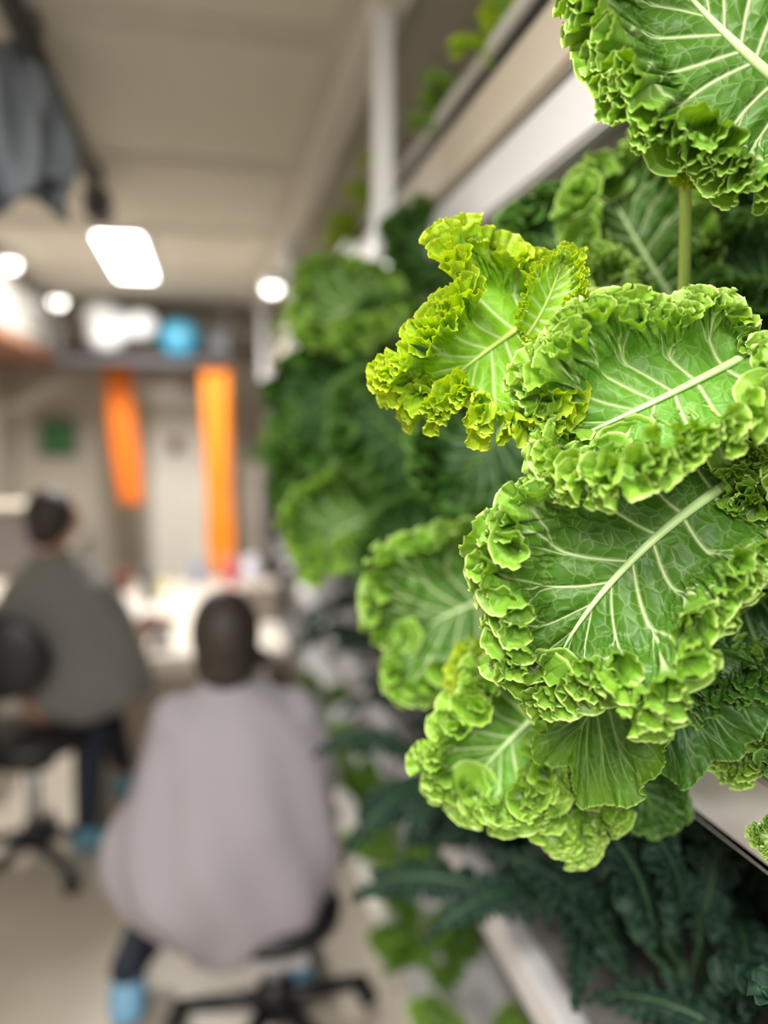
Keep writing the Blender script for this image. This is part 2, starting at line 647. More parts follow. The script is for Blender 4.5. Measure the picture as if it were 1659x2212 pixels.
    o2 = ns * nr + (ns - 1) * nr
    qs.append(np.stack([o1 + i, o1 + i + 1, o2 + i + 1, o2 + i], -1))
    co = np.concatenate(co)
    me = mesh_np(name, co, np.concatenate(qs))
    vattr(me, 'rest', np.concatenate(re))
    fattr(me, 'frill', np.concatenate(fm)); fattr(me, 'vein', np.concatenate(ve)); fattr(me, 'edge', np.concatenate(em))
    u = np.linspace(0, .97, 40)
    rib = mr(u)
    nn = N / np.linalg.norm(N)
    rib = rib + nn * .0004
    rad = ribw * (1 - u) ** .8 + .0005
    return me, rib, rad


def put_leaf(parent, m, base, mid, tip, W, N, stemto=None, label=None, shift=None, **kw):
    """a leaf part (blade) with its midrib and stalk as sub-parts"""
    o0 = np.array(parent.location)
    me, rib, rad = kale_leaf('leaf', base - o0, mid - o0, tip - o0, W, N, **kw)
    lf = obj('leaf', me, m, parent)
    if label: lf['label'] = label
    if shift is not None: lf.location = Vector(shift)
    obj('midrib', tube_mesh('midrib', rib, rad, 10, .8), RIBS[m], lf)
    if stemto is not None:
        b = base - o0
        d = (base - mid)
        d = d / np.linalg.norm(d)
        e = np.asarray(stemto) - o0
        k = np.linalg.norm(e - b)
        pts = bez(b, b + d * k * .35, e + np.array([0, 0, k * .35]), e, 26)
        rr = np.linspace(rad[0], rad[0] * 1.25, 26)
        obj('leaf_stalk', tube_mesh('leaf_stalk', pts, rr, 10), RIBS[m], lf)
    return lf


def wobble_stem(parent, p0, p1, r, m, name='stem'):
    o0 = np.array(parent.location)
    p0, p1 = np.asarray(p0) - o0, np.asarray(p1) - o0
    n = 30
    t = np.linspace(0, 1, n)[:, None]
    pts = p0 * (1 - t) + p1 * t
    pts[:, 0] += .006 * np.sin(t[:, 0] * 7)
    pts[:, 1] += .006 * np.cos(t[:, 0] * 5)
    rr = r * (1 - .35 * t[:, 0]) * (1 + .10 * np.abs(np.sin(t[:, 0] * 34)))
    return obj(name, tube_mesh(name, pts, rr, 12), m, parent)


# ================================================================== THE ROOM
WHITE = mat('painted_white_metal', (.62, .60, .57), .45, var=.04)
CREAM = mat('cream_paint', (.62, .56, .46), .6, var=.05)
CEIL = mat('ceiling_panel', (.68, .64, .55), .7, var=.04, scale=3)
SEAM = mat('ceiling_seam', (.60, .56, .49), .7)
WALLM = mat('wall_paint', (.50, .45, .37), .75, var=.05, scale=3)
WALLR = mat('wall_grey', (.22, .22, .21), .7, var=.06, scale=3)
DARKP = mat('dark_plastic', (.012, .012, .013), .5)
GREYM = mat('grey_metal', (.22, .21, .20), .4, metal=.2)
TRAYW = mat('tray_white', (.66, .64, .64), .4, var=.04, scale=6)
TRAYT = mat('tray_lid_white', (.55, .53, .52), .5, var=.05, scale=6)
BEIGE2 = mat('beam_cream', (.80, .75, .68), .5, var=.03)
BEIGE = mat('beige_rail', (.62, .55, .45), .5, var=.04)

# floor
m, nt, b, out = nmat('vinyl_floor')
tc = nt.nodes.new('ShaderNodeTexCoord')
nz = nt.nodes.new('ShaderNodeTexNoise')
nz.inputs['Scale'].default_value = 2.2
nz.inputs['Detail'].default_value = 8
nt.links.new(tc.outputs['Object'], nz.inputs['Vector'])
cr = nt.nodes.new('ShaderNodeValToRGB')
cr.color_ramp.elements[0].color = (.40, .35, .28, 1)
cr.color_ramp.elements[1].color = (.52, .46, .38, 1)
nt.links.new(nz.outputs['Fac'], cr.inputs[0])
nt.links.new(cr.outputs[0], b.inputs['Base Color'])
b.inputs['Roughness'].default_value = .38
FLOORM = m
struct('floor', (-1.6, 1.15, -2.6, 6.9, -.05, 0), FLOORM)
struct('ceiling', (-1.6, 1.15, -2.6, 6.9, 2.70, 2.76), CEIL)
struct('wall_right', (1.05, 1.15, -2.6, 6.9, 0, 2.70), WALLR)
struct('wall_left', (-1.6, -1.5, -2.6, 6.9, 0, 2.70), WALLM)
struct('wall_far', (-1.5, 1.05, 6.7, 6.9, 0, 2.70), WALLM)
struct('baseboard_left', (-1.5, -1.48, -2.6, 6.7, 0, .09), CREAM)
n = 1
for y in (1.05, 1.98, 2.95, 3.9, 4.9, 5.9):
    struct('trim_%d' % n, (-1.5, .36, y - .05, y + .05, 2.69, 2.70), SEAM, .002)
    n += 1
# ceiling edge rail over the rack
struct('trim_%d' % n, (.345, .430, -1.0, 6.7, 2.635, 2.70), BEIGE2, .006); n += 1
struct('trim_%d' % n, (.30, .345, -1.0, 6.7, 2.68, 2.70), SEAM, .004); n += 1

# far end: pale door between the orange strips
door = struct('door_1', (P(322, 800, 6.66)[0], P(446, 800, 6.66)[0], 6.63, 6.70, 0, 2.12), mat('door_white', (.86, .82, .73), .5), .01)
bm = bmesh.new(); add_box(bm, -.05, .05, 6.60, 6.635, 1.60, 1.72, .01)
hd = bm_obj('door_plate', bm, mat('brown_plate', (.20, .08, .05), .6), door)
hd.location.x = P(380, 970, 6.6)[0]
# dark soffit beam above the shelf at the far end
struct('trim_%d' % n, (-1.5, 1.05, 6.0, 6.7, 2.42, 2.70), mat('soffit_brown', (.20, .165, .13), .7), .005); n += 1

# ------------------------------------------------------------------ ceiling fixtures
LAMPE = mat('lamp_diffuser_glow', (1, .985, .96), .4, var=0, emit=9)
LAMPH = mat('lamp_housing', (.7, .7, .7), .4)


def ceiling_fixture(x, y, sx, sy, label):
    t = empty('ceiling_lamp', (x, y, 2.70), label, 'ceiling lamp')
    bm = bmesh.new(); add_box(bm, -sx / 2 - .02, sx / 2 + .02, -sy / 2 - .02, sy / 2 + .02, -.025, 0, .004)
    bm_obj('housing', bm, LAMPH, t)
    bm = bmesh.new(); add_box(bm, -sx / 2, sx / 2, -sy / 2, sy / 2, -.036, -.026, .003)
    bm_obj('diffuser', bm, LAMPE, t)
    return t


ceiling_fixture(-.40, 4.45, .20, 1.0, 'bright white panel lamp glowing on the ceiling over the table')
DOWN = [(*G(20, 568, 2.64)[:2], 'round ceiling spotlight at the left edge of the picture'),
        (*G(125, 650, 2.64)[:2], 'round ceiling spotlight just left of the big panel lamp'),
        (*G(588, 622, 2.56)[:2], 'round ceiling spotlight on the rail above the plant rack')]
DGLOW = mat('spot_glow', (1, .96, .86), .4, var=0, emit=5.5)
for i, (x, y, lb) in enumerate(DOWN):
    z = 2.70 if i < 2 else 2.625
    t = empty('ceiling_spotlight', (x, y, z), lb, 'spotlight', 'round ceiling spotlights')
    bm = bmesh.new(); lathe(bm, [(.055, 0), (.055, -.05), (.050, -.06), (.042, -.06)], center=(0, 0, 0))
    bm_obj('housing', bm, LAMPH, t, True)
    bm = bmesh.new(); add_ball(bm, (0, 0, -.062), .045, (1, 1, .85))
    bm_obj('bulb', bm, DGLOW, t, True)

# dark rail under the ceiling with a bracket at its end
t = empty('ceiling_rail', (-.385, 0, 2.66), 'dark grey rail running along the ceiling at upper left', 'rail')
bm = bmesh.new(); add_box(bm, -.024, .024, .6, 3.1, -.03, .0, .004)
add_box(bm, -.012, .012, .6, 3.1, -.05, -.02, .003)
bm_obj('channel', bm, mat('rail_grey', (.085, .078, .07), .5), t)
for y in (1.0, 2.0, 3.05):
    bm = bmesh.new(); add_box(bm, -.035, .035, y - .03, y + .03, -.002, .040, .003)
    bm_obj('bracket', bm, GREYM, t)
bm = bmesh.new(); add_box(bm, -.045, .045, 3.1, 3.26, -.12, .0, .02)
bm_obj('end_box', bm, mat('end_box_grey', (.09, .09, .10), .5), t)

# blue-grey cloth hung from the ceiling at upper left
rng = np.random.default_rng(5)
nu, nv = 90, 60
uu, vv = np.meshgrid(np.linspace(0, 2 * PI, nu, endpoint=False), np.linspace(0, 1, nv), indexing='ij')
rad_ = .66 * (.05 + .11 * np.sin(vv * PI * .62 + .2)) * (1 + .20 * np.sin(7 * uu + 3 * vv) + .10 * np.sin(13 * uu - 5 * vv))
cx, cy = P(38, 260, 2.10)[0], 2.10
co = np.stack([rad_ * np.cos(uu), rad_ * 1.2 * np.sin(uu), .32 - vv * .33 - .035 * np.sin(3 * uu) * vv], -1).reshape(-1, 3)
i, k = np.meshgrid(np.arange(nu), np.arange(nv - 1), indexing='ij')
q = np.stack([i * nv + k, ((i + 1) % nu) * nv + k, ((i + 1) % nu) * nv + k + 1, i * nv + k + 1], -1).reshape(-1, 4)
t = empty('hanging_jacket', (cx, cy, 2.33), 'blue-grey crumpled garment hanging below the ceiling at upper left', 'jacket')
obj('garment', mesh_np('garment', co, q), mat('blue_grey_cloth', (.22, .25, .29), .8, var=.25, scale=9), t)
bm = bmesh.new(); add_cyl(bm, (0, 0, .30), (0, 0, .37), .006)
bm_obj('hook', bm, GREYM, t)

# ------------------------------------------------------------------ overhead cabinet on the left wall
t = empty('overhead_cabinet', (-1.5, 3.2, 2.27), 'pale overhead cabinet with brown underside along left wall', 'cabinet')
bm = bmesh.new(); add_box(bm, .01, .44, 0, 3.3, .05, .36, .01)
bm_obj('body', bm, mat('cabinet_pale', (.50, .47, .42), .5), t)
bm = bmesh.new(); add_box(bm, .005, .46, -.01, 3.3, .0, .05, .006)
bm_obj('underside_board', bm, mat('brown_board', (.28, .13, .075), .6), t)
for k in range(4):
    bm = bmesh.new(); add_box(bm, .44, .455, .03 + k * .82, .80 + k * .82, .07, .34, .004)
    dd = bm_obj('door', bm, mat('cabinet_door_pale', (.44, .42, .38), .45), t)
    bm = bmesh.new(); add_cyl(bm, (.468, .36 + k * .82, .09), (.468, .46 + k * .82, .09), .005)
    bm_obj('handle', bm, GREYM, dd)

# shelf with things at the far end
t = empty('high_shelf', (-.35, 5.5, 2.22), 'dark narrow shelf hung across the far end above the table', 'shelf')
bm = bmesh.new(); add_box(bm, -.62, .50, 0, .42, 0, .05, .006)
bm_obj('board', bm, mat('shelf_dark', (.06, .055, .06), .6), t)
for x in (-.60, .47):
    bm = bmesh.new(); add_cyl(bm, (x, .05, .05), (x, .05, .47), .008)
    bm_obj('hanger_rod', bm, GREYM, t)
# white bundle
bm = bmesh.new()
rr = random.Random(4)
for k in range(9):
    add_ball(bm, (rr.uniform(-.16, .16), rr.uniform(-.08, .08), rr.uniform(.10, .28)), rr.uniform(.09, .13), (1, 1, .9), 16)
o = bm_obj('storage_bag', bm, mat('white_bag', (.82, .82, .82), .5), None, True)
o.location = P(268, 785, 5.7); o.location.z = 2.275
md = o.modifiers.new('r', 'REMESH'); md.mode = 'VOXEL'; md.voxel_size = .012; md.use_smooth_shade = True
md = o.modifiers.new('s', 'SMOOTH'); md.iterations = 6
tag(o, 'large white plastic bag bundle on the high shelf under panel lamp', 'bag')
for (u, d, colr, nm, lb, z0) in ((390, .27, (.06, .36, .55), 'storage_ball', 'bright blue round ball on the high shelf', .135), (478, .21, (.13, .13, .14), 'storage_ball', 'dark grey round ball on the high shelf, right of the blue one', .105)):
    t = empty(nm, (P(u, 785, 5.68)[0], 5.68, 2.272), lb, 'ball')
    bm = bmesh.new(); add_ball(bm, (0, 0, z0), z0, seg=28)
    bm_obj('shell', bm, mat('ball_' + lb[:11].replace(' ', '_'), colr, .45), t, True)
    bm = bmesh.new(); add_cyl(bm, (0, -z0 * .98, z0), (0, -z0 * 1.04, z0), .02)
    bm_obj('valve', bm, GREYM, t)

# orange hanging strips at the far end
ORG = mat('orange_fabric', (.85, .20, .01), .6, var=.06)
ORG2 = mat('orange_fabric_bright', (.90, .27, .01), .6, var=.06)


def strip(pts, m, label, Y):
    """pts: list of (left px, right px, y px)"""
    n = 40
    ys = np.linspace(pts[0][2], pts[-1][2], n)
    l = np.interp(ys, [p[2] for p in pts], [p[0] for p in pts])
    r = np.interp(ys, [p[2] for p in pts], [p[1] for p in pts])
    co = []
    nx = 9
    for i in range(n):
        for j in range(nx):
            w = l[i] + (r[i] - l[i]) * j / (nx - 1)
            p = P(w, ys[i], Y)
            p[1] += .02 * math.sin(j * 1.6 + i * .15)
            co.append(p)
    co = np.array(co)
    org = co[:nx].mean(0)
    i, k = np.meshgrid(np.arange(n - 1), np.arange(nx - 1), indexing='ij')
    q = np.stack([i * nx + k, i * nx + k + 1, (i + 1) * nx + k + 1, (i + 1) * nx + k], -1).reshape(-1, 4)
    t = empty('orange_strap', org, label, 'strap', 'orange straps hanging at the far end')
    o = obj('webbing', mesh_np('webbing', co - org, q), m, t)
    s = o.modifiers.new('s', 'SOLIDIFY'); s.thickness = .012
    a, b_ = co[0] - org, co[nx - 1] - org
    bm = bmesh.new(); add_cyl(bm, a + np.array([-.02, 0, .01]), b_ + np.array([.02, 0, .01]), .014)
    bm_obj('top_bar', bm, ORG, t)
    return t


strip([(222, 282, 795), (232, 292, 900), (246, 304, 1000), (262, 308, 1088)], ORG, 'left orange strap hanging beside the pale door, ending behind seated person', 5.95)
strip([(432, 498, 792), (440, 500, 900), (448, 498, 1060), (446, 506, 1160), (456, 506, 1240)], ORG2, 'right orange strap hanging above the seated person in lavender', 5.6)

# green sign on far wall
t = empty('wall_sign', P(125, 945, 6.66), 'small square dark green sign on the beige far wall', 'sign')
bm = bmesh.new(); add_box(bm, -.12, .12, -.02, .0, -.13, .13, .01)
bm_obj('plate', bm, mat('sign_green', (.02, .14, .02), .5), t)
bm = bmesh.new(); add_box(bm, -.14, .14, -.012, .01, -.15, .15, .006)
bm_obj('frame', bm, mat('sign_frame', (.13, .16, .12), .5), t)

# cabinet at the far right end of the aisle
t = empty('storage_cabinet', (.02, 6.0, 0), 'pale beige cabinet standing at the far end beside the rack', 'cabinet')
bm = bmesh.new(); add_box(bm, 0, .36, 0, .6, 0, 1.55, .01)
bm_obj('body', bm, CREAM, t)
for k in range(3):
    bm = bmesh.new(); add_box(bm, .02, .34, -.02, 0, .06 + k * .5, .52 + k * .5, .006)
    dd = bm_obj('drawer', bm, mat('drawer_pale', (.66, .60, .52), .45), t)
    bm = bmesh.new(); add_cyl(bm, (.12, -.03, .40 + k * .5), (.24, -.03, .40 + k * .5), .006)
    bm_obj('handle', bm, GREYM, dd)

# bench with low drawers along the left wall
t = empty('side_bench', (-1.48, 3.9, 0), 'low pale bench cabinet along the left wall behind the seated person', 'bench')
bm = bmesh.new(); add_box(bm, 0, .50, 0, 2.7, 0, .95, .01)
bm_obj('body', bm, mat('bench_beige', (.47, .42, .36), .5), t)
bm = bmesh.new(); add_box(bm, -.0, .54, -.03, 2.72, .95, .99, .006)
bm_obj('top', bm, CREAM, t)
t = empty('storage_box', P(30, 1080, 4.6), 'mauve-grey box standing on the side bench', 'box'); t.location.z = .992
bm = bmesh.new(); add_box(bm, -.20, .14, -.15, .15, 0, .36, .01)
bm_obj('body', bm, mat('box_mauve', (.22, .19, .18), .6), t)
bm = bmesh.new(); add_box(bm, -.21, .15, -.16, .16, .36, .39, .006)
bm_obj('lid', bm, CREAM, t)

# ------------------------------------------------------------------ table
t = empty('work_table', (-.56, 3.62, 0), 'long cream table in the aisle between the two seated people', 'table')
bm = bmesh.new(); add_box(bm, 0, .90, 0, 1.95, .715, .75, .008)
bm_obj('tabletop', bm, mat('table_cream', (.74, .68, .59), .4, var=.03), t)
for x, y in ((.05, .06), (.79, .06), (.05, 1.89), (.79, 1.89)):
    bm = bmesh.new(); add_cyl(bm, (x, y, 0), (x, y, .715), .02)
    bm_obj('leg', bm, WHITE, t, True)


def cup(u, v, r, h, colr, label, nm='cup', z=.752, cat='cup', lid=None):
    # on the table plane
    ray = P(u, v, 1.0) - CP
    k = (z - CAMZ) / ray[2]
    p = CP + ray * k
    t = empty(nm, p, label, cat)
    bm = bmesh.new(); lathe(bm, [(r * .8, 0), (r * .9, h * .3), (r, h), (r * .93, h), (r * .72, .01)])
    bm_obj('body', bm, mat(nm + label[:9].replace(' ', '_'), colr, .4), t, True)
    if lid:
        bm = bmesh.new(); lathe(bm, [(r * 1.04, h), (r * 1.04, h + .012), (r * .6, h + .02)])
        bm_obj('lid', bm, mat('lid' + label[:9].replace(' ', '_'), lid, .4), t, True)
    return t


cup(352, 1275, .05, .06, (.70, .64, .36), 'pale yellow bowl on the table below the door', 'bowl', cat='bowl')
cup(347, 1398, .05, .11, (.62, .63, .66), 'pale grey cup at the near end of the table', lid=(.7, .7, .72))
cup(425, 1262, .04, .13, (.25, .28, .42), 'small blue-grey cup at the far side of the table', lid=(.3, .33, .45))
cup(500, 1262, .045, .17, (.62, .10, .12), 'pinkish red container on the table next to the orange strap', 'container', cat='container', lid=(.7, .3, .3))
cup(545, 1275, .06, .20, (.60, .58, .66), 'pale lilac container on the table by the rack', 'container', cat='container', lid=(.7, .68, .7))


def table_box(u, v, sx, sy, sz, colr, label, nm='cardboard_box', z=.752, rz=.2):
    ray = P(u, v, 1.0) - CP
    p = CP + ray * ((z - CAMZ) / ray[2])
    t = empty(nm, p, label, 'box'); t.rotation_euler.z = rz
    bm = bmesh.new(); add_box(bm, -sx / 2, sx / 2, -sy / 2, sy / 2, 0, sz, .006)
    bm_obj('body', bm, mat('bx' + label[:12].replace(' ', '_'), colr, .7), t)
    bm = bmesh.new(); add_box(bm, -sx / 2 - .004, sx / 2 + .004, -sy / 2 - .004, sy / 2 + .004, sz - .03, sz + .006, .004)
    bm_obj('lid', bm, mat('bxl' + label[:12].replace(' ', '_'), np.array(colr) * 1.1, .7), t)


table_box(265, 1275, .12, .10, .12, (.16, .06, .045), 'small red-brown box at the far left of the table')
table_box(560, 1330, .20, .3, .18, (.34, .29, .25), 'taupe box on the table against the rack', rz=0)

# ================================================================== PLANT RACK
XF = .46
rack = empty('plant_rack', (XF, 0, 0), 'tall white metal rack holding trays of kale along right wall', 'rack')
for y in (-.15, 2.25, 4.3, 6.28):
    for x in (0, .42):
        if x == 0 and y == 2.25: continue
        bm = bmesh.new(); add_box(bm, x - .025, x + .025, y - .025, y + .025, 0, 2.62, .004)
        bm_obj('post', bm, WHITE if x == 0 else GREYM, rack)
for y in (-.4, 1.72, 3.7, 5.6):      # hangers carrying the upper tray
    bm = bmesh.new(); add_box(bm, -.105, -.062, y - .02, y + .02, 2.13, 2.64, .004)
    hp = bm_obj('hanger_post', bm, mat('hanger_white', (.80, .80, .80), .4, var=.02), rack)
    bm = bmesh.new(); add_box(bm, -.10, .03, y - .015, y + .015, 2.135, 2.165, .003)
    bm_obj('bracket', bm, WHITE, hp)
for z in (.86, 1.36, 2.06, .19):
    for y in (-.15, 2.25, 4.3, 6.28):
        bm = bmesh.new(); add_box(bm, .02, .42, y - .015, y + .015, z - .07, z - .03, .003)
        bm_obj('cross_bar', bm, WHITE, rack)
LEVELS = [('bottom', .17, .28), ('lower', .80, .93), ('middle', 1.345, 1.43), ('upper', 2.125, 2.27)]
TRAYLAB = {'bottom': 'lowest beige plant tray of the rack near the floor', 'lower': 'white plant tray holding dark leafy kale, second from the floor',
           'middle': 'white plant tray under the big curly kale leaves', 'upper': 'white plant tray above camera height at the upper right'}
for nm, z0, z1 in LEVELS:
    t = empty('plant_tray', (XF, 0, z0), TRAYLAB[nm], 'tray', 'trays on the plant rack')
    h = z1 - z0
    bm = bmesh.new()   # U channel
    x0, x1 = (.03, .40)
    if nm == 'middle': x0 = .035
    y0, y1 = -.1, 6.3
    add_box(bm, x0, x1, y0, y1, 0, .012, .002)
    add_box(bm, x0, x0 + .012, y0, y1, 0, h, .003)
    add_box(bm, x1 - .012, x1, y0, y1, 0, h, .003)
    bm_obj('channel', bm, {'bottom': BEIGE, 'lower': TRAYW, 'middle': TRAYW, 'upper': TRAYW}[nm], t)
    bm = bmesh.new(); add_box(bm, x0 + .012, x1 - .012, y0, y1, h - .012, h - .002, .001)
    bm_obj('lid', bm, mat('lid_grey', (.24, .225, .21), .5) if nm == 'lower' else TRAYT, t)
    if nm in ('lower', 'bottom'):
        bm = bmesh.new(); add_box(bm, -.005, x0, y0, y1, h - .045, h + .01, .005)
        bm_obj('front_rail', bm, BEIGE2 if nm == 'bottom' else TRAYW, t)
    if nm == 'upper':
        # layered front of the lamp housing: pale band, black slot, beige band, grey lip
        bm = bmesh.new(); add_box(bm, 0, .03, y0, y1, -.01, .085, .006); bm_obj('front_lip', bm, mat('lip_white', (.80, .79, .81), .4, var=.02), t)
        bm = bmesh.new(); add_box(bm, .006, .03, y0, y1, .085, .100, .002); bm_obj('grey_band', bm, GREYM, t)
        bm = bmesh.new(); add_box(bm, -.004, .03, y0, y1, .100, .205, .006); bm_obj('front_band', bm, BEIGE, t)
        bm = bmesh.new(); add_box(bm, .008, .03, y0, y1, .205, .242, .002); bm_obj('black_slot', bm, DARKP, t)
        bm = bmesh.new(); add_box(bm, -.002, .03, y0, y1, .242, .272, .004); bm_obj('top_rail', bm, WHITE, t)
# black boards added behind two levels, standing in for shade between the plants
for z0, z1, lb in ((.30, .80, 'black board added as shade behind the dark leafy kale'), (.95, 2.10, 'black board added as shade behind the curly kale')):
    o = box('shade_board', (.90, .91, -.1, 6.3, z0, z1), DARKP, None, .002)
    tag(o, lb, 'board', 'boards added as shade behind the rack plants')

# ------------------------------------------------------------------ stock leaves (unit leaves reused by far plants)
STOCK = []
for k in range(4):
    me, rib, rad = kale_leaf('leaf', (0, 0, 0), (0, .09, .028), (0, .17, .012), .062, (0, 0, 1), seed=40 + k, ns=300, nr=26, sim=(300, 20), iters=300, Wr=.058, cup=.4)
    STOCK.append((me, tube_mesh('midrib', rib, rad, 8)))


def stalk_pts(base, d, root):
    k = np.linalg.norm(base - root)
    return bez(base, base - d * k * .35, root + np.array([0, 0, k * .4]), root, 16)


def bush(loc, m, label, nleaf=9, size=1.0, seed=0, group=None, lean=(-.5, -.25), height=.2, name='kale_plant', stock=None, cat='kale plant', elev=(.1, 1.0)):
    rnd = random.Random(seed)
    t = empty(name, loc, label, cat, group)
    sm = RIBS[m]
    o0 = np.array([0, 0, 0.0])
    top = np.array([lean[0] * .10, lean[1] * .10, height])
    pts = bez(o0, o0 + [0, 0, height * .5], top - [0, 0, height * .4], top, 16)
    obj('stem', tube_mesh('stem', pts, np.linspace(.011, .007, 16), 10), STEMG if m is not KBLUE else STEMD, t)
    for k in range(nleaf):
        me0, rb0 = (stock or STOCK)[k % len(stock or STOCK)]
        az = 2 * PI * k * .382 + rnd.uniform(-.3, .3)
        dx, dy = math.cos(az), math.sin(az)
        dx += lean[0]; dy += lean[1]
        az = math.atan2(dy, dx)
        el = rnd.uniform(*elev)
        d = np.array([math.cos(az) * math.cos(el), math.sin(az) * math.cos(el), math.sin(el)])
        f = (k + .5) / nleaf
        root = pts[int(4 + f * 10)]
        base = root + d * rnd.uniform(.05, .11) * size
        s = size * rnd.uniform(.8, 1.15)
        me = me0.copy() if False else me0
        lf = bpy.data.objects.new('leaf', me)
        COL.objects.link(lf)
        lf.parent = t
        # local +Y -> d, local Z -> up-ish
        up = Vector((0, 0, 1)) + Vector((rnd.uniform(-.4, .4), rnd.uniform(-.4, .4), 0)) + Vector((0, -.5, 0))
        yv = Vector(d).normalized()
        xv = yv.cross(up).normalized()
        zv = xv.cross(yv)
        R = Matrix((xv, yv, zv)).transposed().to_4x4()
        lf.matrix_local = Matrix.Translation(Vector(base)) @ R @ Matrix.Diagonal((s, s, s, 1))
        # material per object
        if not me.materials: me.materials.append(m)
        lf.material_slots[0].link = 'OBJECT'
        lf.material_slots[0].material = m
        rb = bpy.data.objects.new('midrib', rb0)
        COL.objects.link(rb)
        rb.parent = lf
        if not rb0.materials: rb0.materials.append(sm)
        rb.material_slots[0].link = 'OBJECT'
        rb.material_slots[0].material = sm
        sp = stalk_pts(base, d, root)
        obj('leaf_stalk', tube_mesh('leaf_stalk', sp, np.full(16, .0038 * s), 7), sm, t)
    return t


ZM = 1.43
N0 = -FW                       # facing the camera


def nrm(*c):
    v = np.array(c, float)
    return v / np.linalg.norm(v)


def face(r=0., u=0., f=-1.):
    """direction in camera-relative terms: right, up, towards (-forward)"""
    return nrm(*(r * RT + u * UP + f * FW))


def hero(parent, m, b, md, tp, W, N, root, **kw):
    """b, md, tp = (px, py, depth); W in px at the depth of md"""
    k = md[2] / FPX
    Wr = kw.pop('Wr', W)
    return put_leaf(parent, m, Pd(*b), Pd(*md), Pd(*tp), W * k, N, stemto=root, Wr=Wr * k, **kw)


# --- plant 1 : the big sharp plant at the right
S1 = np.array([.60, .66, ZM])
p1 = empty('kale_plant', S1, 'largest curly kale plant with sharp bright leaves, nearest at the right', 'kale plant', 'curly kale in the middle tray')
wobble_stem(p1, S1 + [0, 0, -.012], S1 + [-.02, 0, .40], .013, STEMG)
HR = dict(ns=1700, nr=80, sim=(700, 30), iters=500)
# E : the main leaf
hero(p1, KMAIN, (1640, 1005, .635), (1375, 1200, .615), (1195, 1440, .640), 262, face(-.10, .30), S1 + [-.01, 0, .12], seed=11, Wr=270, cup=.30, band=.043, rollup=.75, kb=.2, label='broad mid-green leaf with pale thick midrib', ribw=.0055, lobes=.2, **HR)
# D : leaf above it
hero(p1, KLIGHT, (1635, 755, .640), (1420, 865, .610), (1220, 955, .635), 210, face(-.1, .45), S1 + [-.01, 0, .2], seed=22, Wr=205, cup=.35, band=.042, gpow=2.4, lobes=.22, label='light green leaf with frills all round', ribw=.0042, **HR)
# A : top right leaf
hero(p1, KMAIN, (1770, 250, .605), (1605, 110, .595), (1440, -60, .61), 290, face(-.25, -.15), S1 + [-.02, 0, .36], seed=33, Wr=320, cup=.25, band=.066, gpow=1.9, rollup=.8, lobes=.2, label='large leaf at the top edge with a pale forked midrib', ribw=.0058, **HR)
# leaf right of E
hero(p1, KLIGHT, (1800, 1200, .66), (1680, 1090, .655), (1600, 960, .67), 170, face(.1, .3), S1 + [-.01, 0, .1], seed=44, cup=.4, ns=1200, nr=70, sim=(600, 28))
# F : olive leaf below E, and its neighbour
hero(p1, KOLIVE, (1420, 1370, .69), (1310, 1490, .675), (1245, 1590, .69), 165, face(-.1, .1), S1 + [0, 0, .05], seed=55, frill=.8, sim=None, fine=((.040, .0060, .045), (.016, .0022, .018), (.007, .0008, .006)), lobes=.35, push=0, rollup=.5, cup=.3, label='smooth olive green leaf with a scalloped rim', ns=1000, nr=60)
hero(p1, KSHADE, (1540, 1370, .70), (1470, 1490, .69), (1420, 1590, .70), 150, face(-.2, .1), S1 + [0, 0, .05], seed=56, frill=.8, sim=None, fine=((.045, .0070, .045), (.018, .0025, .018), (.007, .0008, .006)), push=0, rollup=.3, cup=.25, lobes=.3, ns=1000, nr=60)
hero(p1, KMAIN, (1690, 1420, .72), (1610, 1520, .71), (1560, 1620, .72), 120, face(-.1, .3), S1 + [0, 0, .05], seed=57, cup=.4, kb=.35, gmax=5, ns=1000, nr=60, sim=(500, 26))
hero(p1, KSHADE, (1720, 1250, .72), (1590, 1330, .71), (1480, 1440, .72), 170, face(-.1, .3), S1 + [0, 0, .08], seed=58, cup=.4, kb=.3, gmax=6, ns=1000, nr=60, sim=(500, 26))
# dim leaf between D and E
hero(p1, KSHADE, (1560, 1000, .68), (1400, 1040, .675), (1260, 1060, .68), 130, face(0, .2), S1 + [0, 0, .14], seed=59, cup=.3, ns=1000, nr=60, sim=(500, 26))
hero(p1, KLIGHT, (1720, 860, .66), (1620, 900, .65), (1540, 970, .66), 130, face(0, .5), S1 + [0, 0, .2], seed=60, cup=.4, ns=1000, nr=60, sim=(500, 26))

# --- plant 2 : yellow-green leaf and the leaves behind
S2 = np.array([.58, .92, ZM])
p2 = empty('kale_plant', S2, 'curly kale plant with a yellow-green leaf reaching into the aisle', 'kale plant', 'curly kale in the middle tray')
wobble_stem(p2, S2 + [0, 0, -.012], S2 + [-.01, 0, .42], .012, STEMG)
SHC = RT * (-12 * .67 / FPX) - UP * (36 * .67 / FPX) + FW * .020
hero(p2, KYEL, (1225, 610, .69), (1085, 700, .655), (975, 790, .670), 185, face(.02, .25), S2 + [-.01, 0, .2], seed=68, shift=SHC, Wr=235, cup=.25, kb=.22, gmax=7, gpow=1.8, band=.050, rollup=.8, lobes=.45, label='bright yellow-green leaf with big loose frills', ribw=.0034, **HR)
# upright lobe leaf of C
hero(p2, KYEL, (1150, 690, .645), (1205, 600, .64), (1240, 500, .65), 88, face(-.1, .1), None, seed=67, shift=SHC, cup=.4, kb=.4, gmax=3.0, frill=.8, band=.03, label='small upright yellow-green leaf lobe', ns=900, nr=56, ribw=.002)
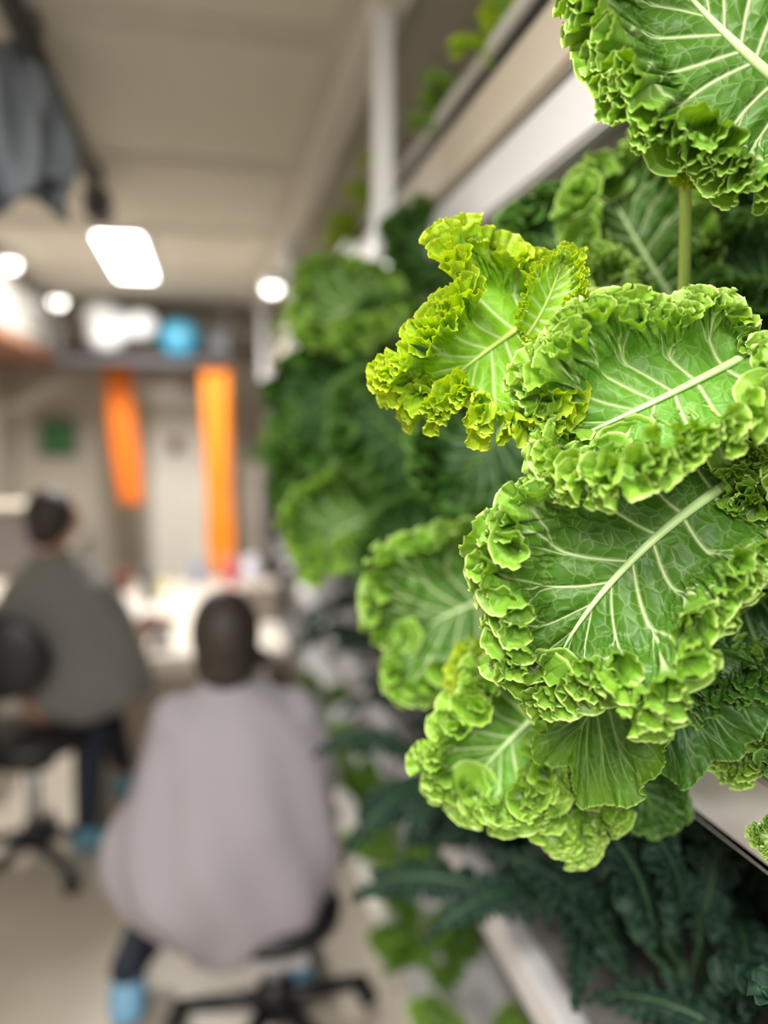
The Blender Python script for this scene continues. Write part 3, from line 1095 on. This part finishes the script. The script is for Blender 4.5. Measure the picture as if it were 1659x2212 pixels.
# B : back-lit leaf with long stalk
hero(p2, KYEL, (1480, 400, .70), (1478, 260, .69), (1470, 140, .69), 105, face(.1, .1), S2 + [-.02, -.02, .06], seed=68, cup=.3, ns=700, nr=50, label='yellowish leaf on a long upright stalk', ribw=.005)
hero(p2, KMAIN, (1480, 690, .93), (1380, 530, .90), (1310, 400, .92), 150, face(-.1, .3), S2 + [0, 0, .15], seed=69, cup=.4, ns=600, nr=46)
hero(p2, KSHADE, (1480, 720, .95), (1590, 560, .93), (1650, 420, .95), 170, face(-.2, .3), S2 + [0, 0, .15], seed=70, cup=.4, ns=600, nr=46)
hero(p2, KSHADE, (1480, 760, .97), (1420, 660, .95), (1340, 560, .97), 140, face(-.2, .3), S2 + [0, 0, .12], seed=71, cup=.4, ns=600, nr=46)
hero(p2, KSHADE, (1300, 640, .95), (1210, 550, .94), (1150, 480, .95), 110, face(-.1, .2), S2 + [0, 0, .2], seed=72, cup=.4, ns=600, nr=46)
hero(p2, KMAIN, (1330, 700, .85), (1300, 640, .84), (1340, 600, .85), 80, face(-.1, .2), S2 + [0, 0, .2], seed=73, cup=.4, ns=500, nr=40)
hero(p2, KSHADE, (1750, 640, .9), (1640, 600, .89), (1560, 620, .9), 120, face(-.1, .4), S2 + [0, 0, .2], seed=74, cup=.4, ns=500, nr=40)

# --- plant 3 : soft bright leaves below
S3 = np.array([.57, .98, ZM - .0])
p3 = empty('kale_plant', S3 + [0, .10, 0], 'curly kale plant whose bright leaves droop below the big leaf', 'kale plant', 'curly kale in the middle tray')
wobble_stem(p3, S3 + [0, .10, -.012], S3 + [-.02, .10, .22], .012, STEMG)
S3 = S3 + [0, .10, 0]
hero(p3, KLIGHT, (1215, 1500, .80), (1110, 1590, .775), (1020, 1690, .79), 160, face(-.2, .3), S3 + [0, 0, .1], seed=81, cup=.5, ns=900, nr=60, sim=(450, 24), label='bright drooping leaf with yellowish frills')
hero(p3, KLIGHT, (1200, 1580, .78), (1215, 1690, .76), (1250, 1790, .77), 112, face(-.1, .2), S3 + [0, 0, .08], seed=82, cup=.6, ns=900, nr=60, sim=(450, 24), label='light frilled leaf hanging lowest')
hero(p3, KMAIN, (1160, 1270, 1.05), (1010, 1310, 1.0), (920, 1360, 1.02), 180, face(-.2, .3), S3 + [0, 0, .15], seed=83, cup=.5, ns=600, nr=46)
hero(p3, KYEL, (1180, 1380, .86), (1060, 1430, .84), (990, 1470, .85), 60, face(-.1, .2), S3 + [0, 0, .15], seed=84, cup=.5, ns=500, nr=40)
hero(p3, KSHADE, (1130, 900, 1.1), (1060, 960, 1.08), (990, 1040, 1.1), 150, face(-.2, .3), S3 + [0, 0, .2], seed=85, cup=.4, ns=500, nr=40)
hero(p3, KSHADE, (1330, 1600, .80), (1380, 1690, .79), (1420, 1770, .80), 90, face(-.1, .2), S3 + [0, 0, .05], seed=86, frill=.6, cup=.4, ns=500, nr=40)

# --- plant 4 : blurred leaves reaching out further back
S4 = np.array([.55, 1.55, ZM])
p4 = empty('kale_plant', S4, 'blurred curly kale plant behind the yellow-green leaf, dark leaves over the aisle', 'kale plant', 'curly kale in the middle tray')
wobble_stem(p4, S4 + [0, 0, -.012], S4 + [-.02, 0, .38], .012, STEMG)
S5 = np.array([.55, 1.28, ZM])
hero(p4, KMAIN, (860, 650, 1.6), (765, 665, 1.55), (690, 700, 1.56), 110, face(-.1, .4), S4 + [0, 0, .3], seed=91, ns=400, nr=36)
hero(p4, KSHADE, (900, 880, 1.7), (760, 870, 1.62), (650, 900, 1.64), 140, face(-.1, .1), S4 + [0, 0, .25], seed=92, ns=400, nr=36)
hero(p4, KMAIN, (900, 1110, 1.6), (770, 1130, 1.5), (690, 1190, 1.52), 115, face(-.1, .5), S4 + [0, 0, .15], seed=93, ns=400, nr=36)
hero(p4, KSHADE, (880, 980, 1.8), (750, 1000, 1.75), (640, 1030, 1.76), 120, face(-.1, .1), S4 + [0, 0, .2], seed=94, ns=400, nr=36)
hero(p4, KSHADE, (960, 800, 1.6), (880, 770, 1.55), (800, 700, 1.56), 110, face(-.1, .2), S4 + [0, 0, .3], seed=95, ns=400, nr=36)
hero(p4, KSHADE, (1000, 640, 1.7), (940, 560, 1.66), (860, 500, 1.68), 90, face(-.1, .2), S4 + [0, 0, .3], seed=96, ns=400, nr=36)
hero(p4, KSHADE, (950, 1020, 1.5), (860, 950, 1.45), (760, 850, 1.46), 120, face(-.1, .1), S4 + [0, 0, .25], seed=97, ns=400, nr=36)
hero(p4, KSHADE, (980, 1150, 1.45), (900, 1190, 1.42), (850, 1290, 1.43), 110, face(-.1, .1), S4 + [0, 0, .2], seed=98, ns=400, nr=36)

# small leaf at right edge, lowest
S6 = np.array([.66, .50, ZM])
p6 = empty('kale_plant', S6, 'kale plant mostly outside the frame, small leaf at the right edge over the tray', 'kale plant', 'curly kale in the middle tray')
wobble_stem(p6, S6 + [0, 0, -.012], S6 + [0, 0, .12], .01, STEMG)
hero(p6, KLIGHT, (1740, 1860, .66), (1680, 1820, .655), (1640, 1800, .66), 60, face(-.1, .2), S6 + [0, 0, .04], seed=99, frill=.6, ns=500, nr=40)
hero(p6, KSHADE, (1800, 1500, .66), (1720, 1600, .655), (1660, 1640, .66), 70, face(-.1, .2), S6 + [0, 0, .06], seed=100, frill=.8, ns=500, nr=40)

ORD = ['first', 'second', 'third', 'fourth', 'fifth', 'sixth', 'seventh', 'eighth', 'ninth', 'tenth', 'eleventh', 'twelfth', 'thirteenth', 'fourteenth']
# filler plants in the middle tray further away and deep behind
for k, (x, y) in enumerate([(.78, 1.05), (.74, 1.4), (.58, 1.9), (.60, 2.3), (.58, 2.75), (.60, 3.2), (.58, 3.7), (.60, 4.3), (.58, 5.0)]):
    bush((x, y, ZM - .003), (KSHADE, KMAIN)[k % 2] if k > 1 else KSHADE, 'blurred curly kale plant, %s of the row receding behind the sharp leaves' % ORD[k], 10, 1.1, 200 + k, 'curly kale in the middle tray', height=.16)
# upper tray: small fresh plants
for k, y in enumerate([.95, 1.3, 1.62, 2.15, 2.5, 2.9, 3.35, 3.8, 4.4, 5.1]):
    bush((.57, y, 2.267), (KMAIN, KYEL)[(k > 3) or k % 2], 'small bright leafy plant, %s from the camera in the upper tray' % ORD[k], 7, .62, 300 + k, 'leafy plants in the upper tray', height=.10, lean=(-.55, -.1))

# long dark kale leaves
STOCKL = []
for k in range(3):
    me, rib, rad = kale_leaf('leaf', (0, 0, 0), (0, .15, .05), (0, .27, -.01), .040, (0, 0, 1), seed=140 + k, ns=200, nr=22, frill=.35, cup=-.5, lobes=.05, sim=(160, 14), iters=200, rollup=-.6, push=0)
    STOCKL.append((me, tube_mesh('midrib', rib, rad, 8)))
for k, (x, y) in enumerate([(.60, .45), (.65, .62), (.54, .80), (.68, .98), (.54, 1.12), (.66, 1.32), (.53, 1.5), (.66, 1.75), (.54, 2.0), (.56, 2.35), (.56, 2.75), (.56, 3.3), (.56, 3.9), (.56, 4.6)]):
    bush((x + (.03 if y < 1.6 else .08), y, .927), KBLUE, 'dark blue-green long-leaved kale plant, %s from the camera in the lower tray' % ORD[k], 13, 1.0 if y < 1.6 else .95, 400 + k, 'dark kale in the lower tray', stock=STOCKL, height=.2, lean=(-.34, -.2) if y < 1.6 else (-.05, -.2), name='dark_kale_plant', elev=(-.3, 1.2))
for k, y in enumerate([1.5, 1.9, 2.4, 2.8, 3.3, 3.9]):
    bush((.57, y, .277), (KMAIN, KOLIVE)[k % 2], 'low green leafy plant, %s from the camera in the lowest tray' % ORD[k], 8, .7, 500 + k, 'leafy plants in the lowest tray', height=.12, lean=(-.3, -.1))


# ================================================================== PEOPLE AND CHAIRS
def cap(bm, p0, r0, p1, r1, n=5, flat=None):
    """chain of balls from p0 to p1, joined later by a voxel remesh"""
    p0, p1 = Vector(p0), Vector(p1)
    L = (p1 - p0).length
    k = max(2, int(L / (min(r0, r1) * .45)) + 1)
    for i in range(k + 1):
        t = i / k
        add_ball(bm, p0.lerp(p1, t), r0 + (r1 - r0) * t, flat or (1, 1, 1), 12)


def remesh(o, vox, it=4):
    md = o.modifiers.new('remesh', 'REMESH'); md.mode = 'VOXEL'; md.voxel_size = vox; md.use_smooth_shade = True
    md = o.modifiers.new('smooth', 'SMOOTH'); md.iterations = it
    return o


SKIN = mat('skin', (.48, .26, .18), .55, var=.06)
HAIR = mat('hair_dark', (.030, .021, .016), .6, var=.3, scale=60)


def hand(bm, wrist, d, palmn, s=1.0):
    """palm with five bent fingers; d: direction of fingers, palmn: palm normal"""
    w = Vector(wrist); d = Vector(d).normalized(); pn = Vector(palmn).normalized(); sd = d.cross(pn).normalized()
    for k in range(5):
        cap(bm, w + sd * (k - 2) * .013 * s, .014 * s, w + d * .075 * s + sd * (k - 2) * .016 * s, .011 * s)
    for k, ln in enumerate((.062, .075, .080, .070)):
        b0 = w + d * .085 * s + sd * (k - 1.5) * .021 * s
        a = b0 + (d * .9 + pn * .25).normalized() * ln * .5 * s
        c = a + (d * .6 + pn * .7).normalized() * ln * .5 * s
        cap(bm, b0, .0095 * s, a, .0088 * s); cap(bm, a, .0088 * s, c, .0075 * s)
    t0 = w + d * .02 * s - sd * .035 * s
    t1 = t0 + (d * .6 - sd * .7 + pn * .3).normalized() * .04 * s
    t2 = t1 + (d * .9 - sd * .2 + pn * .4).normalized() * .03 * s
    cap(bm, t0, .013 * s, t1, .011 * s); cap(bm, t1, .011 * s, t2, .009 * s)


def head(bm, c, fwd, s=1.0):
    c = Vector(c); f = Vector(fwd).normalized(); up = Vector((0, 0, 1)); r = f.cross(up).normalized(); u = r.cross(f)
    R = Matrix((r, f, u)).transposed()
    add_ball(bm, c, .1 * s, (.76, .95, 1.0), 28, R)
    add_ball(bm, c + f * .02 * s - u * .055 * s, .075 * s, (.78, .95, .95), 24, R)   # jaw
    add_ball(bm, c + f * .098 * s - u * .015 * s, .014 * s, (.8, 1.2, 1.6), 12, R)    # nose
    add_ball(bm, c + f * .088 * s - u * .058 * s, .016 * s, (1.5, .8, .5), 12, R)     # mouth
    for sg in (-1, 1):
        add_ball(bm, c + r * sg * .078 * s - u * .01 * s, .022 * s, (.4, .8, 1.3), 12, R)   # ears
        add_ball(bm, c + r * sg * .03 * s + f * .083 * s + u * .012 * s, .014 * s, (1.3, .6, .8), 12, R)  # brow and eye


def ring_body(name, rings, m, parent, org, folds=.012, seg=64, seed=1):
    """closed lofted garment; rings = (left point, right point, depth radius)"""
    rnd = np.random.default_rng(seed)
    L = np.array([q[0] for q in rings]); R_ = np.array([q[1] for q in rings]); D = np.array([q[2] for q in rings])
    n = 70
    t = np.linspace(0, len(rings) - 1, n)
    ii = np.arange(len(rings))

    def ip(a): return np.stack([np.interp(t, ii, a[:, j]) for j in range(3)], -1)
    ker = np.array([1, 2, 3, 2, 1.]) / 9

    def sm(a):
        p = np.pad(a, ((2, 2), (0, 0)), 'edge')
        return np.stack([np.convolve(p[:, j], ker, 'valid') for j in range(a.shape[1])], -1)
    l, r, d = sm(ip(L)), sm(ip(R_)), sm(np.interp(t, ii, D)[:, None])[:, 0]
    th = np.arange(seg) / seg * 2 * PI
    c = (l + r) / 2
    hx = (r - l) / 2
    co = []
    for i in range(n):
        f = i / n
        w = 1 + folds / max(np.linalg.norm(hx[i]), .02) * (np.sin(5 * th + 6 * f + 1) * .5 + np.sin(9 * th - 14 * f) * .5) * min(1, f * 2)
        zz = folds * 1.2 * np.sin(3 * th + 9 * f)
        co.append(c[i] + (np.cos(th) * w)[:, None] * hx[i] + (np.sin(th) * w * d[i])[:, None] * np.array([0, 1.0, 0]) + zz[:, None] * np.array([0, 0, 1.0]) * f)
    co = np.concatenate(co)
    i, k = np.meshgrid(np.arange(n - 1), np.arange(seg), indexing='ij')
    q = np.stack([i * seg + k, i * seg + (k + 1) % seg, (i + 1) * seg + (k + 1) % seg, (i + 1) * seg + k], -1).reshape(-1, 4)
    me = mesh_np(name, co - np.array(org), q)
    bm = bmesh.new(); bm.from_mesh(me)
    bm.verts.ensure_lookup_table()
    bm.faces.new([bm.verts[k] for k in range(seg)])
    bm.faces.new([bm.verts[(n - 1) * seg + k] for k in range(seg)][::-1])
    return bm


# ---- person 1, seen from behind, lavender tunic
Y1 = 2.12
O1 = np.array([P(490, 1900, Y1)[0], Y1, 0.0])
per1 = empty('person', O1, 'person seen from behind in a loose lavender-grey top, seated on black stool', 'person')


def L1(u, v, dy=0.0): return Vector(P(u, v, Y1 + dy) - O1)


hc = L1(487, 1372)
bm = bmesh.new()
head(bm, hc + Vector((0, .0, 0)), (.1, 1, -.25), 1.05)
cap(bm, hc - Vector((0, -.01, .08)), .052, hc - Vector((0, 0, .17)), .06)
hip = L1(500, 1905)
cap(bm, hc - Vector((0, 0, .24)), .10, hip, .13)
shl, shr = L1(385, 1560), L1(640, 1545)
cap(bm, shl, .05, shr, .05)
ell, elr = L1(300, 1790, .12), L1(690, 1760, .16)
wl_, wr_ = L1(360, 1730, .34), L1(620, 1720, .34)
for a, b_, c_ in ((shl, ell, wl_), (shr, elr, wr_)):
    cap(bm, a, .048, b_, .038); cap(bm, b_, .038, c_, .026)
    hand(bm, c_, (.1 if a is shl else -.1, 1, -.1), (0, 0, -1))
knl, knr = L1(330, 1990, .38), L1(640, 2000, .42)
anl = Vector(G(275, 2120, .12) - O1); anl.z = .12
anr = L1(640, 2105, .20); anr.z = .12
for kn, an, sx in ((knl, anl, -1), (knr, anr, 1)):
    cap(bm, hip + Vector((sx * .09, 0, -.02)), .085, kn, .06); cap(bm, kn, .055, an, .036)
    cap(bm, an + Vector((0, 0, -.05)), .036, an + Vector((0, .12, -.08)), .028)
b1 = remesh(bm_obj('body', bm, SKIN, per1, True), .0065)
# hair
bm = bmesh.new()
add_ball(bm, hc + Vector((0, -.018, .012)), .112, (.82, .94, 1.06), 32)
add_ball(bm, hc + Vector((0, -.03, -.055)), .092, (.92, .80, .95), 28)
cap(bm, hc + Vector((.06, -.02, -.05)), .03, hc + Vector((.105, .0, -.07)), .022)
h1 = remesh(bm_obj('hair', bm, HAIR, per1, True), .008)
# tunic
LAV = mat('lavender_grey_cloth', (.345, .315, .35), .85, var=.06, scale=7, bump=.2, bscale=200)
rows = [(440, 540, 1462, .06), (425, 610, 1490, .075), (385, 672, 1520, .10), (340, 704, 1570, .13), (312, 716, 1640, .155), (290, 722, 1720, .175), (256, 728, 1780, .185),
        (232, 730, 1830, .19), (226, 724, 1880, .19), (244, 708, 1925, .185), (275, 665, 1962, .17), (325, 585, 2005, .14), (378, 490, 2050, .08)]
bm = ring_body('tunic', [(P(a, y, Y1), P(b_, y, Y1), d) for a, b_, y, d in rows], LAV, per1, O1, .020)
cap(bm, shl, .075, ell + Vector((.01, 0, 0)), .065); cap(bm, ell, .065, wl_, .045)
cap(bm, shr, .075, elr + Vector((-.01, 0, 0)), .065); cap(bm, elr, .065, wr_, .045)
remesh(bm_obj('tunic', bm, LAV, per1, True), .009, 6)
# trousers
NAVY = mat('navy_cloth', (.012, .018, .032), .8, var=.15)
bm = bmesh.new()
add_ball(bm, hip, .16, (1.1, 1, .95))
for kn, an, sx in ((knl, anl, -1), (knr, anr, 1)):
    cap(bm, hip + Vector((sx * .09, 0, -.02)), .10, kn, .075); cap(bm, kn, .075, an + Vector((0, 0, .04)), .052)
remesh(bm_obj('trousers', bm, NAVY, per1, True), .009)
# shoe covers
BLUEC = mat('shoe_cover_blue', (.20, .42, .62), .5, var=.1)
for an in (anl, anr):
    bm = bmesh.new()
    cap(bm, an + Vector((0, -.03, -.06)), .055, an + Vector((0, .14, -.075)), .045, flat=(1, 1, .95))
    cap(bm, an + Vector((0, -.02, -.04)), .055, an + Vector((0, 0, -.0)), .050)
    remesh(bm_obj('shoe_cover', bm, BLUEC, per1, True), .007)

BLK = mat('black_vinyl', (.010, .010, .012), .45, var=.1)
CHR = mat('dull_chrome', (.38, .38, .40), .3, metal=.6)


def stool(loc, seat_z, label, back=None, cat='chair', name='office_chair', seat_r=.22, plate=False):
    t = empty(name, loc, label, cat)
    bm = bmesh.new(); lathe(bm, [(seat_r * .8, seat_z - .08), (seat_r, seat_z - .06), (seat_r * 1.03, seat_z - .03), (seat_r * .95, seat_z), (0.02, seat_z + .008), (0, seat_z + .008)], 40)
    bm_obj('seat', bm, BLK, t, True)
    bm = bmesh.new(); add_box(bm, -.10, .10, -.12, .12, seat_z - .14, seat_z - .08, .015)
    mech = bm_obj('mechanism', bm, DARKP, t)
    if plate:
        bm = bmesh.new(); add_box(bm, -.085, .085, -.135, -.12, seat_z - .135, seat_z - .085, .006)
        bm_obj('label_plate', bm, mat('plate_grey', (.45, .44, .45), .5), mech)
    bm = bmesh.new(); add_cyl(bm, (0, 0, .10), (0, 0, seat_z - .12), .028)
    bm_obj('gas_lift', bm, CHR, t, True)
    bm = bmesh.new(); lathe(bm, [(.035, .08), (.06, .09), (.05, .17), (.032, .20)])
    bm_obj('hub', bm, BLK, t, True)
    for k in range(5):
        a = 2 * PI * k / 5 + .3
        e = Vector((math.cos(a) * .30, math.sin(a) * .30, .075))
        bm = bmesh.new(); add_cyl(bm, (0, 0, .13), e, .030, .018)
        lg = bm_obj('leg', bm, BLK, t, True)
        bm = bmesh.new()
        s = Vector((-math.sin(a), math.cos(a), 0)) * .012
        add_cyl(bm, e - s * 1.9 - Vector((0, 0, .045)), e - s * .5 - Vector((0, 0, .045)), .03)
        add_cyl(bm, e + s * .5 - Vector((0, 0, .045)), e + s * 1.9 - Vector((0, 0, .045)), .03)
        bm_obj('caster', bm, DARKP, lg, True)
    if back:
        # back: (direction the back stands, z centre, width, height)
        dx, dy, zc, w, h = back
        d = Vector((dx, dy, 0)).normalized(); sd = Vector((-d.y, d.x, 0))
        bm = bmesh.new()
        add_ball(bm, (0, 0, 0), 1, (w / 2, .045, h / 2), 28)
        for v in bm.verts:
            c = v.co.copy()
            v.co = d * (.22 + c.y - 1.2 * c.x * c.x) + sd * c.x + Vector((0, 0, zc + c.z))
        bm_obj('backrest', bm, BLK, t, True)
        bm = bmesh.new()
        for a, b_ in zip([(0.04, seat_z - .10), (.24, seat_z - .06), (.27, seat_z + .06)], [(.24, seat_z - .06), (.27, seat_z + .06), (.27, zc)]):
            add_cyl(bm, d * a[0] + Vector((0, 0, a[1])), d * b_[0] + Vector((0, 0, b_[1])), .022)
        bm_obj('back_support', bm, BLK, t, True)
    return t


sp = P(592, 2020, Y1 + .03)
stool((sp[0], Y1 + .03, 0), .435, 'black round stool under the person in lavender', name='swivel_stool', cat='stool', seat_r=.19, plate=True)

# ---- person 2, grey top, left, on black office chair
Y2 = 3.35
O2 = np.array([P(120, 1500, Y2)[0], Y2, 0.0])
per2 = empty('person', O2, 'person in a dark grey top seated on office chair at the left edge', 'person')


def L2(u, v, dy=0.0): return Vector(P(u, v, Y2 + dy) - O2)


hc = L2(118, 1120)
bm = bmesh.new()
head(bm, hc, (.8, .55, -.3), 1.0)
cap(bm, hc - Vector((.01, 0, .08)), .05, hc - Vector((.03, 0, .16)), .055)
hip = L2(110, 1500)
cap(bm, hc - Vector((.03, 0, .25)), .10, hip, .12)
shl, shr = L2(60, 1270, .1), L2(205, 1280, -.05)
cap(bm, shl, .045, shr, .045)
ell, elr = L2(190, 1400, .30), L2(285, 1420, .0)
wl_, wr_ = L2(300, 1345, .40), L2(322, 1340, .12)
for a, b_, c_ in ((shl, ell, wl_), (shr, elr, wr_)):
    cap(bm, a, .046, b_, .037); cap(bm, b_, .037, c_, .026)
    hand(bm, c_, (.7, .8, -.05), (0, 0, -1))
knl, knr = L2(235, 1560, .22), L2(195, 1560, .0)
anl, anr = L2(265, 1600, .5), L2(185, 1700, .0)
anl.z = .12; anr.z = .12
for kn, an in ((knl, anl), (knr, anr)):
    cap(bm, hip, .085, kn, .06); cap(bm, kn, .055, an, .036)
    cap(bm, an + Vector((0, 0, -.05)), .036, an + Vector((.10, .05, -.08)), .028)
remesh(bm_obj('body', bm, SKIN, per2, True), .0065)
bm = bmesh.new()
add_ball(bm, hc + Vector((-.018, -.01, .014)), .108, (.90, .86, 1.02), 28)
add_ball(bm, hc + Vector((-.03, -.02, -.04)), .085, (.9, .9, .95), 28)
remesh(bm_obj('hair', bm, HAIR, per2, True), .008)
GRC = mat('dark_grey_cloth', (.165, .16, .145), .85, var=.06, scale=7)
rows = [(85, 150, 1185, .05), (50, 195, 1215, .09), (10, 245, 1260, .12), (-15, 285, 1320, .14), (-20, 315, 1390, .15), (0, 335, 1450, .15), (30, 335, 1490, .15), (60, 260, 1530, .14), (80, 220, 1545, .10)]
bm = ring_body('top', [(P(a, y, Y2), P(b_, y, Y2), d) for a, b_, y, d in rows], GRC, per2, O2, .012, seed=2)
cap(bm, shl, .07, ell, .06); cap(bm, shr, .07, elr, .06)
remesh(bm_obj('top', bm, GRC, per2, True), .010, 6)
bm = bmesh.new()
for kn, an in ((knl, anl), (knr, anr)):
    cap(bm, hip, .10, kn, .075); cap(bm, kn, .072, an + Vector((0, 0, .03)), .052)
remesh(bm_obj('trousers', bm, NAVY, per2, True), .010)
for an in (anl, anr):
    bm = bmesh.new()
    cap(bm, an + Vector((-.02, 0, -.06)), .05, an + Vector((.12, .05, -.078)), .042)
    cap(bm, an + Vector((0, 0, -.05)), .05, an + Vector((0, 0, -.02)), .048)
    remesh(bm_obj('shoe_cover', bm, mat('shoe_cover_teal', (.10, .25, .33), .5), per2, True), .007)
bm = bmesh.new(); cap(bm, wr_ - Vector((.012, .01, 0)), .031, wr_ + Vector((.004, .004, 0)), .031)
remesh(bm_obj('wristband', bm, NAVY, per2, True), .006)
stool((L2(70, 1500)[0] + O2[0], Y2 - .05, 0), .58, 'black office chair with rounded back at the left edge', back=(-.35, -1, .93, .40, .34), seat_r=.23)

# dark blue bottle lying on the table beside the hand
ray = P(322, 1300, 1.0) - CP
p = CP + ray * ((.752 - CAMZ) / ray[2])
t = empty('drink_bottle', p, 'dark navy bottle standing on the table next to a hand', 'bottle')
bm = bmesh.new(); lathe(bm, [(.034, 0), (.036, .01), (.036, .14), (.018, .18), (.018, .19)])
bm_obj('body', bm, NAVY, t, True)
bm = bmesh.new(); lathe(bm, [(.021, .185), (.021, .215), (.004, .22)])
bm_obj('cap', bm, mat('cap_grey', (.2, .22, .28), .5), t, True)
